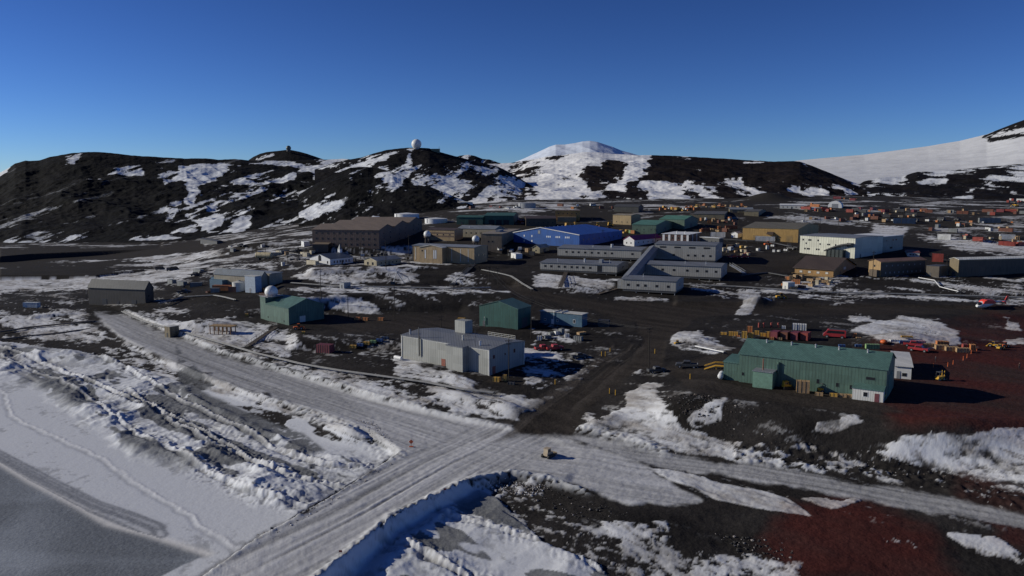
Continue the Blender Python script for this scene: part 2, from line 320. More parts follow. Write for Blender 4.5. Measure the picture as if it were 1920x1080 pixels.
pd([(1530,790),(1600,780),(1620,790),(1560,815),(1520,810)], .9, 4)
pd([(1690,690),(1940,640),(1940,800),(1700,795)], .02, 4)
pd([(1640,855),(1700,815),(1760,805),(1850,808),(1940,800),(1940,945),(1850,915),(1750,885),(1680,870)], .86, 6)
pd([(1380,842),(1500,835),(1640,850),(1700,868),(1850,915),(1940,940),(1940,968),(1750,915),(1560,885),(1380,865)], .45, 5)
pd([(1240,862),(1400,885),(1480,905),(1600,935),(1500,930),(1380,905),(1260,880)], .06, 3)
pd([(560,745),(700,765),(760,800),(745,850),(690,835),(600,800),(480,765),(400,740)], .55, 5)
pd([(380,742),(500,775),(620,805),(740,838),(600,812),(480,785),(390,755)], .2, 2)
pd([(250,600),(330,640),(300,625),(240,600)], .9, 2)
D = np.where(sea > .5, .985, D)
ru = inpoly(PX, PY, [(350,745),(480,760),(620,800),(740,840),(700,842),(560,815),(420,770)], 6, np.zeros_like(X), 1.0, wob)
D = D * (1 - .75 * ru * (vn(a45 * .15, b45 * .4, 9) > .45))
D = D * (1 - dirtroad * .9)
pd([(1385,545),(1428,546),(1416,580),(1400,592),(1378,590),(1392,565)], .98, 2)
pd([(1570,565),(1600,563),(1600,567),(1560,572)], .6, 2)
pd([(1000,735),(1040,690),(1100,670),(1120,675),(1060,710)], .35, 4)
# noise thresholded by density
n0 = unif(fbm(a45 * .05, b45 * .13, 6, 3, .66) + .62 * wfine)
far = sst(350, 700, Yt)
n1_ = unif(fbm(X * .03, Y * .045, 6, 8, .72))
nn = n0 * (1 - far) + n1_ * far
nq = .5 + (nn - .5) * .80
snow = sst(-.05, .07, D - nq)
deep = sst(.0, .30, D - nq)          # thin snow at the rim of a patch lets the grit through
snow = snow * (.55 + .45 * deep)
snow = np.maximum(snow * (1 - road), 0)
# snow speckle in the dark ground
spk = (vn(X * 1.6, Y * 1.6, 71) > .955) & (D > .2) & (Yt < 300) & (sea < .5) & (dirtroad < .3)
snow = np.maximum(snow, spk * .75)
# ---- colour of the bare ground
v = fbm(X * .08, Y * .12, 4, 21)
base = np.array([.027, .0245, .0235])[None] * (1 + 1.1 * v[:, None])
base = mixc(base, np.array([.040, .034, .030])[None] * (1 + .9 * fbm(a45 * .05, b45 * .4, 3, 33)[:, None]), dirtroad * .85)
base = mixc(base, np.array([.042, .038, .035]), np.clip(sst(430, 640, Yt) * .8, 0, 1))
red = np.zeros_like(X)  # red window reflection painted into the ground colour as reddish scoria
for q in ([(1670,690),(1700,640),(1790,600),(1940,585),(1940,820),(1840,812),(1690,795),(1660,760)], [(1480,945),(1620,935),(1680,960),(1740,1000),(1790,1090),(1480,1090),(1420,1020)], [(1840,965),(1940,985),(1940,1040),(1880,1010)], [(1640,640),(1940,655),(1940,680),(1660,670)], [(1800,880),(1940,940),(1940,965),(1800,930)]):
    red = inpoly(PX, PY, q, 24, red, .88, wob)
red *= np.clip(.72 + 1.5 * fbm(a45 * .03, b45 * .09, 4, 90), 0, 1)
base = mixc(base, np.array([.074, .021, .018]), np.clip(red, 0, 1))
pinkish = inpoly(PX, PY, [(1130,560),(1220,735),(1260,700),(1100,760)], 10, np.zeros_like(X), .5)
# ---- snow colour
dirt = np.clip(.5 + 2.2 * fbm(a45 * .08, b45 * .2, 5, 50, .7), 0, 1)
scol = mixc(np.full((len(X), 3), 1.) * np.array([.70, .71, .74]), np.array([.30, .275, .255]), dirt ** 1.6 * (1 - sea) * .85)
scol = mixc(scol, np.array([.60, .62, .67]), sea * .6)
scol = mixc(scol, np.array([.52, .42, .40]), np.clip(red, 0, 1) * .5)  # snow tinted by the same painted red reflection
lines = sst(.80, .90, ridged(a45 * .10, b45 * .45, 4, 19)) * (1 - sea)
scol = mixc(scol, np.array([.22, .20, .185]), lines * .75)
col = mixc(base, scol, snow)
# road of packed snow with lengthwise tracks
c1 = W([(300,1150),(480,1075),(700,960),(860,870),(1000,800),(1100,740),(1170,690)], 2.9)
c2 = W([(120,560),(200,605),(290,650),(420,700),(560,740),(720,785),(860,820),(1000,845),(1200,885),(1400,920)], 4.0)
c3 = W([(1000,830),(1200,862),(1400,885),(1600,915),(1750,943),(1940,982)], 3.2)
d1, l1, s1 = lined(X, Yt, c1); d2, l2, s2 = lined(X, Yt, c2); d3, l3, s3 = lined(X, Yt, c3)
k2 = sst(1.0, .7, d1 / (d2 + .1)); k2 = np.where(d1 < 13, np.clip((13 - d1) / 5, 0, 1), 0)
cw = fbm(X * .03, Y * .03, 3, 14) * 5
def tracks(lat, al, k): return fbm((lat + cw * .25) * 1.4, al * .016, 3, 101 + k) * 1.2 + fbm((lat + cw) * .42, al * .010, 3, 111 + k) * 1.0
k2 = sst(15, 9, d1 + 4 * wob); k3 = sst(1040, 1190, PX + 60 * wob)
t1_, t2_, t3_ = tracks(l1, s1, 0), tracks(l2, s2, 9), tracks(l3, s3, 17)
d4, l4, s4 = lined(X, Yt, W([(430,700),(620,765),(820,830),(980,862),(1130,880),(1300,930)], 3.2)); t4_ = tracks(l4, s4, 25)
trk = t1_ * k2 + (1 - k2) * (t2_ * .5 + t4_ * .5) * .75; trk = trk * (1 - k3) + t3_ * k3 * .8
jn = np.exp(-(((PX - 940) / 190) ** 2 + ((PY - 835) / 55) ** 2)); trk = trk * (1 - .45 * jn) + .35 * jn * t4_ + .30 * fbm(X * .9, Y * .9, 3, 7)
ruts = np.exp(-((l1 - 1.2 + cw * .1) / .45) ** 2) + np.exp(-((l1 + 1.1 + cw * .1) / .45) ** 2)
trk = trk - .16 * ruts * (s1 > 20) * (d1 < 4)
rcol = .48 + .42 * trk
rdk = inpoly(PX, PY, [(180,585),(235,590),(420,668),(640,735),(700,790),(560,762),(380,700),(190,605)], 10, np.zeros_like(X), 1.0, wob)
rcol = rcol - .10 * rdk
rdk2 = inpoly(PX, PY, [(1150,820),(1940,960),(1940,1000),(1400,905),(1180,870)], 10, np.zeros_like(X), 1.0, wob); rcol = rcol - .10 * rdk2
rcol = np.clip(rcol, .12, .78)
col = mixc(col, rcol[:, None] * np.array([.97, .97, 1.0]), road * (1 - dirtroad * .9))
brown_tr = sst(-.06, .14, fbm((l1 + cw) * .5, s1 * .02, 3, 131)) * np.clip((8 - d1) / 4, 0, 1) * (PY < 830)
col = mixc(col, np.array([.075, .065, .058]), brown_tr * np.clip((850 - PY) / 60, 0, 1) * (PX > 900) * .9)
# grey refrozen ice
gv = .19 + .03 * fbm(X * .05, Y * .05, 5, 77) + .05 * sst(.62, .80, ridged(X * .018, Y * .03, 4, 99)); gv = gv + .09 * sst(.1, .3, fbm(X * .03 + 5, Y * .03, 4, 5)) * sst(180, 20, PX)
col = mixc(col, gv[:, None] * np.array([.92, 1.0, 1.13]), gice)
edge = np.exp(-(np.abs(lined(X, Yt, W(GICE[1:7], 0))[0]) / 1.0) ** 2) * (sea > .5)
col = mixc(col, np.array([.78, .76, .74]), edge * .8)
gn = unif(fbm(a45 * .06, b45 * .15, 4, 66)); smallgrey = sst(.60, .66, gn) * np.maximum(rz, rz2) * sea
dk = np.maximum(dk * sst(.97, .80, unif(wob + wfine * .5)), smallgrey)
col = mixc(col, (np.array([.125, .13, .14])[None] * (1 + .8 * wob[:, None])), dk * .9)
# tyre curve on the sea ice
tc_ = [W(q, 0) for q in ([(-60,820),(0,852),(90,900),(180,945),(240,965),(290,985),(303,1005)], [(-60,835),(0,866),(90,915),(160,950),(230,978),(280,1000)], [(-60,826),(0,858),(90,907),(180,950),(260,975),(300,990)])]
for q in tc_:
    dd = lined(X, Yt, q)[0]; m = (np.exp(-((dd - .9) / .4) ** 2) + .4 * np.exp(-(dd / 1.2) ** 2)) * (sea > .5) * (gice < .5)
    col = mixc(col, np.array([.24, .25, .28]), np.clip(m, 0, 1) * (.6 + .4 * vn(X * 2, Y * 2, 3)))
# ---- relief
dz = .16 * fbm(X * .9, Y * .9, 3, 2) * (1 - gice) * (1 - .75 * sea) + .9 * fbm(X * .07, Y * .07, 4, 12) * (1 - road) * (1 - sea) * (1 - dirtroad) * np.clip(1 - far, 0, 1)
dz += (1 - sea) * (1 - road) * (1 - dirtroad) * (.17 * ridged(X * .35, Y * .35, 3, 15) - .06) * (1 - far * .8)
rg = ridged(a45 * .026, b45 * .085, 5, 55)
drift = ridged(a45 * .075 + b45 * .02, b45 * .022, 3, 91) ** 2
dz += rz * sea * (1.0 * sst(.60, .97, rg) * (.5 + vn(a45 * .25, b45 * .4, 5)) + 1.7 * drift * sst(.2, .7, vn(a45 * .05, b45 * .07, 2)) + .55 * fbm(X * .35, Y * .35, 4, 57)) + rz2 * sea * (.9 * drift + .5 * sst(.7, .97, rg))
crk = np.maximum(rz, rz2) * sea * sst(.86, .95, ridged(a45 * .03, b45 * .06, 3, 58))
dz -= crk * .5; col = mixc(col, np.array([.30, .30, .31]), crk * .7)
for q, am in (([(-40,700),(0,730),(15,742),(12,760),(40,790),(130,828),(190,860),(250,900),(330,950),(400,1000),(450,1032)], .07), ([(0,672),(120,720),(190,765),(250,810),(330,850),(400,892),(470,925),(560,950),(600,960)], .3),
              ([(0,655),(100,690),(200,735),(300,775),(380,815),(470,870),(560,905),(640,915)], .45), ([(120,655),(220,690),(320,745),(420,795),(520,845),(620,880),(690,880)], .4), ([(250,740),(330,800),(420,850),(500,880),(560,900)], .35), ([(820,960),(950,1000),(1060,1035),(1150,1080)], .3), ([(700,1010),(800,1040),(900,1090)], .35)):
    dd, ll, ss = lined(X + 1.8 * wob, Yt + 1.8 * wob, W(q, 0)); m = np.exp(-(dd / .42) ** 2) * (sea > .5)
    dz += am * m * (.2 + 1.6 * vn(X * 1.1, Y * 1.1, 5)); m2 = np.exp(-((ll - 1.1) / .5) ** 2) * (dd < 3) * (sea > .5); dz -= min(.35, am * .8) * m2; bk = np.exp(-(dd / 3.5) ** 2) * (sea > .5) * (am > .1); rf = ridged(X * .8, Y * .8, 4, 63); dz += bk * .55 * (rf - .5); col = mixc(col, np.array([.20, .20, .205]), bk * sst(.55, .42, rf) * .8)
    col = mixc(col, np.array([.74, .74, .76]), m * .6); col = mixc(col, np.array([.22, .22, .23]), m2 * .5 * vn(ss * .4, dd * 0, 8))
dz += road * (.17 * trk) + (1 - road) * snow * .10 + (1 - sea) * (1 - road) * snow * .35 * (ridged(a45 * .12, b45 * .35, 4, 17) - .5) * (1 - far)
# rough windrow of snow along the edges of the roads
for q, wd, am in ((W([(960,797),(800,767),(700,744),(560,704),(420,665),(300,619),(235,588)], 4.2), 1.0, .28), (W([(745,852),(640,920),(480,1010),(365,1090)], 2.9), 1.3, .25), (W([(560,762),(640,790),(700,820),(750,850)], 3.9), 2.2, .4),
                  (W([(590,1090),(740,967),(880,900),(960,886),(1020,895),(1100,915)], 2.9), 1.2, .7), (W([(1060,806),(1130,820),(1250,850)], 3.4), 2.0, .5)):
    dd = lined(X, Yt, q)[0]; m = np.exp(-(dd / wd) ** 2) * (dirtroad < .4); rr = vn(X * 1.3, Y * 1.3, 31)
    dz += m * am * (.3 + .9 * rr); col = mixc(col, np.array([.66, .67, .69]), m * (.35 + .5 * rr) * (rr > .35))
rub = inpoly(PX, PY, [(1380,842),(1500,830),(1640,850),(1700,868),(1850,915),(1940,940),(1940,968),(1750,915),(1560,885),(1380,865)], 5, np.zeros_like(X), 1.0, wob)
dz += rub * .6 * vn(X * 1.0, Y * 1.0, 35)
Y = Yt
tz = Z + dz
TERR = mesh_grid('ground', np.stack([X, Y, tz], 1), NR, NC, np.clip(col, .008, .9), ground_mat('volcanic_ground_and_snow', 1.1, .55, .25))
TERR['kind'] = 'structure'
def plane(name, z, s, mat):
    me = bpy.data.meshes.new(name); me.from_pydata([(-s, -s, z), (s, -s, z), (s, s, z), (-s, s, z)], [], [(0, 1, 2, 3)]); me.materials.append(mat)
    o = bpy.data.objects.new(name, me); COL.objects.link(o); o['kind'] = 'structure'; return o
def simple(name, c, rough=.7, metal=0., noise=.25, scale=1.5):
    if name in MATS: return MATS[name]
    m, t, b = newmat(name); L = t.links.new
    tc = N(t, 'ShaderNodeTexCoord'); n = N(t, 'ShaderNodeTexNoise'); n.inputs['Scale'].default_value = scale; n.inputs['Detail'].default_value = 5; n.inputs['Roughness'].default_value = .7
    L(tc.outputs['Object'], n.inputs['Vector']); mr = N(t, 'ShaderNodeMapRange'); mr.inputs[1].default_value = .3; mr.inputs[2].default_value = .7; mr.inputs[3].default_value = 1 - noise; mr.inputs[4].default_value = 1 + noise
    L(n.outputs[0], mr.inputs[0]); rg = N(t, 'ShaderNodeRGB'); rg.outputs[0].default_value = (*c, 1); mx = N(t, 'ShaderNodeVectorMath', operation='SCALE')
    L(rg.outputs[0], mx.inputs[0]); L(mr.outputs[0], mx.inputs['Scale']); L(mx.outputs[0], b.inputs['Base Color']); b.inputs['Roughness'].default_value = rough; b.inputs['Metallic'].default_value = metal
    MATS[name] = m; return m
plane('sea_ice', -2.0, 60000, simple('far_sea_ice', (.6, .62, .66), .8, 0, .1, .01))
# ---------------------------------------------------------------- hills
HM = ground_mat('hill_rock_and_snow', .10, .7, 2.0)
def interp(pts, x):
    return np.interp(x, [p[0] for p in pts], [p[1] for p in pts])
def hill(name, ridge, basep, Yb, Yr, regions, D0=.1, relief=8., rel_s=.012, nc=420, nr=150, rock=(.015, .0138, .0138), streak=(1., 1.), seed=0, feather=5, curve=1.0, snowc=(.70, .72, .76), speck=.0, jag=0.):
    x0, x1 = ridge[0][0], ridge[-1][0]; cx = np.linspace(x0, x1, nc); nb = 16
    pyr = interp(ridge, cx) ; pyb = interp(basep, cx); yb = interp(Yb, cx); yr = interp(Yr, cx)
    pyr = pyr + jag * fbm(cx * .15, cx * 0, 4, seed + 9)
    vv = np.linspace(0, 1, nr); VX = []; VY = []; VZ = []; QX = []; QY = []
    for v in vv:
        Yv = yb + (yr - yb) * v; py = pyb + (pyr - pyb) * v ** curve
        up = (540 - py) / F; dy = cp + up * sp_; t = Yv / dy
        VX.append((cx - 960) / F * t); VY.append(Yv); VZ.append(HC + (-sp_ + up * cp) * t); QX.append(cx); QY.append(py)
    rx, ry, rzz = VX[-1], VY[-1], VZ[-1]
    for k in range(1, nb):
        f = k / nb; s = (yr - yb).mean() * .9
        VX.append(rx * (1 + f * s / ry)); VY.append(ry + f * s); VZ.append(rzz - (rzz + 20) * f ** 1.5); QX.append(cx); QY.append(pyr)
    VX, VY, VZ, QX, QY = [np.concatenate(a) for a in (VX, VY, VZ, QX, QY)]
    vv2 = np.concatenate([np.repeat(vv, nc), np.full(nc * (nb - 1), 1.)])
    g = ridged(VX * rel_s * streak[0] + VY * rel_s * .35, VY * rel_s * streak[1], 5, seed) - .5
    g2 = fbm(VX * rel_s * 4, VY * rel_s * 4, 4, seed + 20)
    win = np.clip(4 * vv2 * (1 - vv2), 0, 1) ** .6
    VZ = VZ + relief * (g * 1.3 + g2 * .5) * win + (relief * .12 * g2 * (1 - win))
    D = np.full_like(VX, D0)
    wb = fbm(VX * rel_s * 2.2, VY * rel_s * 2.2, 4, seed + 30); wb2 = fbm(VX * rel_s * 8, VY * rel_s * 8, 4, seed + 33, .7)
    for poly, v, f in regions: D = inpoly(QX, QY, poly, f + 1.5, D, v, wb * 3.0 + wb2 * 1.6)
    hh_ = VZ * 1.6 - (VY - VY.min()) * .15; th = .62
    n = unif(fbm((VX * math.cos(th) + hh_ * math.sin(th)) * rel_s * 1.8, (-VX * math.sin(th) + hh_ * math.cos(th)) * rel_s * 6.5, 6, seed + 40, .66) + g * .22 + .25 * fbm(VX * rel_s * 9, VY * rel_s * 9, 4, seed + 44))
    n = .5 + (n - .5) * .86
    sn = sst(-.045, .045, D - n)
    dn = fbm(VX * rel_s * 6, VY * rel_s * 6, 4, seed + 50)
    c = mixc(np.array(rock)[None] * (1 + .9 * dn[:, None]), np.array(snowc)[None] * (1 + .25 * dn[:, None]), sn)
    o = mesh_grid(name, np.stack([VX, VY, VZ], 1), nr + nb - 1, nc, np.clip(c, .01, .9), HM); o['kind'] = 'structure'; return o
# far volcano
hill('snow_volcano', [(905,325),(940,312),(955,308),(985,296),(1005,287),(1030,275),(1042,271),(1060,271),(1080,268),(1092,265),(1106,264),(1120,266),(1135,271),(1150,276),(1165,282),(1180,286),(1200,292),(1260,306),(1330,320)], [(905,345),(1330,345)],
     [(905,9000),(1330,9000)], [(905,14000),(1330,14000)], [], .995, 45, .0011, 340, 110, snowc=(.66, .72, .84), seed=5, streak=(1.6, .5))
# glacier slope on the right and its dark cone
hill('glacier_slope', [(1440,310),(1495,301),(1560,295),(1620,290),(1680,282),(1740,274),(1800,264),(1850,252),(1872,243),(1900,232),(1925,223),(1980,205),(2100,190),(2300,200)], [(1440,345),(2300,345)],
     [(1440,2300),(2300,2000)], [(1440,3900),(2300,3400)], [([(1848,254),(1872,240),(1925,215),(2300,180),(2300,240),(1925,240),(1900,250),(1875,262),(1858,262)], .06, 3), ([(1855,266),(1900,248),(1940,236),(2300,260),(2300,275),(1930,262),(1880,272)], .62, 3)], .999, 7, .004, 420, 120, seed=15, jag=.0, streak=(.6, .6), snowc=(.66,.67,.70))
# cones on the skyline
hill('dome_cone', [(440,312),(462,303),(475,294),(488,288),(500,285),(520,283),(536,281),(545,281),(560,284),(575,288),(590,293),(604,298),(640,308)], [(440,335),(640,335)], [(440,1400),(640,1400)], [(440,1600),(640,1600)],
     [([(480,298),(510,290),(512,293),(486,301)], .9, 1)], .03, 3, .02, 160, 50, seed=25)
hill('far_knoll', [(820,305),(850,296),(862,292),(878,290),(890,292),(905,298),(918,299),(935,305),(960,312)], [(820,330),(960,330)], [(820,1650),(960,1650)], [(820,1850),(960,1850)], [([(855,295),(880,290),(870,298)], .7, 2)], .2, 4, .02, 140, 40, seed=26)
# right-hand long hill and snowy saddle
hill('long_hill', [(860,312),(900,308),(935,307),(960,305),(985,301),(1010,297),(1030,293),(1060,290),(1090,286),(1105,285),(1125,286),(1150,289),(1180,290),(1200,291),(1230,291),(1260,292),(1300,294),(1350,297),(1400,300),(1450,303),(1488,302),(1500,303),(1520,310),(1550,322),(1580,334),(1600,342),(1640,356),(1680,366)],
     [(860,384),(1000,384),(1200,382),(1400,384),(1600,386),(1680,388)], [(860,900),(1250,900),(1680,940)], [(860,1500),(960,1600),(1100,1500),(1400,1500),(1680,1300)],
     [([(850,300),(960,305),(1040,292),(1110,287),(1200,291),(1222,294),(1190,320),(1160,350),(1150,365),(1230,352),(1290,345),(1330,355),(1250,378),(1340,390),(850,392)], .80, 4),
      ([(1025,298),(1060,291),(1100,286),(1150,289),(1110,289),(1060,296),(1040,303)], .15, 2),
      ([(1050,312),(1110,300),(1180,308),(1195,318),(1175,335),(1120,350),(1060,352),(1020,345),(990,338),(1010,325)], .40, 5),
      ([(1020,310),(1110,290),(1190,293),(1150,308),(1090,314),(1050,325)], .92, 4),
      ([(1205,300),(1232,298),(1215,312),(1190,335),(1165,362),(1140,362),(1165,335)], .97, 2),
      ([(990,318),(1030,310),(1040,322),(1000,335),(970,330)], .45, 4),
      ([(1225,292),(1500,300),(1600,340),(1600,360),(1500,350),(1400,340),(1240,345),(1180,350),(1215,318)], .05, 3),
      ([(1285,340),(1310,340),(1308,344),(1284,344)], .95, 1), ([(1362,340),(1390,337),(1392,345),(1366,348)], .8, 2), ([(1395,305),(1430,305),(1425,307),(1396,307)], .95, 1), ([(1300,318),(1320,318),(1315,326),(1298,326)], .4, 2),
      ([(1330,352),(1420,350),(1500,345),(1560,358),(1560,375),(1400,378),(1330,375)], .48, 4), ([(1310,358),(1345,355),(1340,366),(1312,366)], .9, 2), ([(1230,360),(1330,365),(1330,378),(1230,375)], .5, 5), ([(1090,370),(1160,368),(1230,378),(1180,386),(1090,384)], .25, 4), ([(910,362),(945,360),(955,378),(915,380)], .3, 5)],
     .5, 13, .009, 720, 190, seed=31, streak=(1.1, .8), rock=(.017, .0135, .013), snowc=(.80, .80, .82), jag=.6)
hill('dark_foothill', [(1540,382),(1575,372),(1600,352),(1620,340),(1650,333),(1690,331),(1720,322),(1760,321),(1800,318),(1850,312),(1890,309),(1925,307),(2000,300),(2200,300)], [(1540,390),(1700,385),(1925,381),(2200,380)], [(1540,930),(2200,900)], [(1540,1250),(1700,1450),(2200,1500)],
     [([(1540,300),(1700,320),(1800,317),(1700,327),(1600,335)], .8, 3), ([(1625,345),(1660,330),(1700,327),(1700,338),(1680,345),(1640,347)], .92, 3), ([(1700,329),(1780,318),(1930,308),(1930,314),(1800,322),(1720,332)], .75, 2), ([(1722,345),(1745,333),(1772,333),(1774,340),(1758,347),(1735,345)], .9, 2),
      ([(1833,345),(1860,323),(1895,322),(1925,318),(1925,350),(1860,350)], .62, 4), ([(1780,378),(1800,370),(1822,365),(1830,380),(1800,384)], .9, 2), ([(1600,375),(1620,366),(1640,372),(1700,372),(1690,382),(1610,382)], .55, 3)], .06, 8, .012, 420, 120, seed=41, jag=.6, rock=(.013, .0115, .012))
# left and middle hills
hill('left_hill', [(-400,372),(-200,350),(-60,345),(-20,332),(0,324),(15,316),(28,307),(48,301),(56,302),(75,300),(92,294),(115,290),(138,287),(160,285),(178,285),(220,288),(260,292),(300,295),(345,297),(385,297),(410,300),(440,298),(470,301),(520,302),(580,300),(640,298),(700,300),(760,320),(860,345)],
     [(-400,470),(0,462),(200,457),(400,448),(560,440),(640,432),(760,415),(860,405)], [(-400,830),(0,830),(300,810),(500,790),(640,790),(860,760)], [(-400,1250),(0,1300),(300,1350),(640,1420),(860,1250)],
     [([(0,385),(200,380),(310,385),(300,425),(0,432)], .08, 6), ([(-60,350),(0,322),(16,314),(12,324),(0,334),(-60,365)], .97, 1), ([(119,310),(128,300),(150,293),(148,302),(138,311)], .75, 2), ([(143,314),(190,316),(262,312),(264,328),(207,328),(180,324),(145,320)], .5, 2), ([(160,335),(190,334),(180,341),(165,341)], .8, 1), ([(190,300),(330,303),(330,312),(190,306)], .2, 3),
      ([(305,320),(338,330),(352,365),(352,390),(335,395),(300,360)], .34, 4), ([(0,440),(200,432),(300,425),(300,440),(0,456)], .12, 4), ([(0,455),(200,447),(380,440),(560,432),(560,440),(380,447),(200,455),(0,463)], .34, 2),
      ([(480,352),(640,330),(660,350),(640,385),(600,400),(560,432),(430,442),(300,442),(310,395),(350,392),(380,372),(410,356)], .25, 5),
      ([(375,318),(420,313),(470,308),(520,302),(548,303),(600,312),(640,318),(690,302),(735,312),(690,335),(645,328),(620,338),(575,340),(555,328),(560,318),(500,314),(455,314),(400,326),(385,322)], .93, 2),
      ([(560,300),(640,298),(700,296),(690,308),(620,310)], .66, 4),
      ([(408,318),(450,314),(500,315),(555,322),(583,330),(570,346),(530,350),(470,352),(440,348),(420,340)], .38, 3), ([(443,346),(533,343),(535,351),(470,354),(443,352)], .85, 2), ([(555,322),(583,326),(585,340),(556,342)], .05, 2),
      ([(337,318),(365,312),(423,318),(425,328),(400,343),(366,357),(372,367),(358,386),(351,384),(354,367),(346,347)], .97, 2),
      ([(345,400),(352,398),(370,412),(385,400),(402,390),(425,405),(412,428),(392,436),(380,432)], .95, 2), ([(308,414),(318,400),(330,396),(326,408),(312,420)], .9, 2), ([(420,434),(440,422),(467,414),(470,425),(440,438)], .93, 2), ([(480,440),(520,430),(567,428),(567,438),(500,443)], .8, 2),
      ([(592,424),(610,405),(640,390),(642,405),(615,422)], .95, 2), ([(430,365),(520,352),(560,356),(540,400),(440,400)], .22, 5)],
     .05, 15, .010, 820, 230, seed=61, streak=(1.0, .8), jag=.8, rock=(.0095, .0092, .0098))
hill('radome_hill', [(590,318),(640,302),(680,295),(700,288),(725,281),(750,278),(765,277),(790,277),(805,278),(825,285),(850,292),(870,297),(900,304),(935,313),(965,328),(1000,350),(1040,376),(1055,386)], [(590,345),(700,360),(800,385),(880,390),(980,388),(1055,388)], [(590,1050),(800,930),(980,900),(1055,900)], [(590,1200),(980,1200),(1055,980)],
     [([(600,318),(660,306),(700,298),(740,290),(720,305),(690,320),(640,322)], .8, 3), ([(765,290),(770,286),(772,300),(770,318),(762,318)], .92, 2), ([(715,325),(760,318),(800,312),(820,330),(860,340),(900,345),(980,330),(980,390),(880,385),(800,365),(760,345)], .74, 5), ([(820,315),(880,305),(930,312),(940,330),(860,335),(825,325)], .45, 4), ([(860,380),(980,380),(980,392),(860,392)], .3, 3)],
     .05, 8, .014, 380, 130, seed=71, jag=.3, rock=(.013, .012, .0125))
hill('dark_spur', [(560,365),(600,340),(630,325),(657,314),(690,313),(715,317),(735,322),(752,329),(775,338),(800,347),(825,358),(850,368),(870,376),(890,388),(905,397)], [(560,440),(640,434),(700,425),(800,412),(860,405),(905,402)], [(560,760),(700,740),(905,750)], [(560,960),(700,990),(905,850)],
     [([(708,335),(725,325),(750,328),(752,345),(748,362),(735,360),(725,345)], .85, 3), ([(590,430),(630,385),(640,400),(610,428)], .85, 3), ([(655,330),(672,325),(670,340),(655,340)], .5, 3), ([(560,370),(700,350),(760,350),(740,400),(640,430),(560,440)], .32, 5), ([(690,405),(720,402),(730,420),(680,425)], .7, 3), ([(820,370),(880,385),(860,395),(820,385)], .3, 3), ([(770,335),(870,376),(850,376),(780,345)], .7, 2), ([(640,350),(720,360),(720,385),(640,395)], .05, 5)],
     .07, 9, .016, 420, 130, seed=81, jag=.8, rock=(.0095, .0092, .0098))
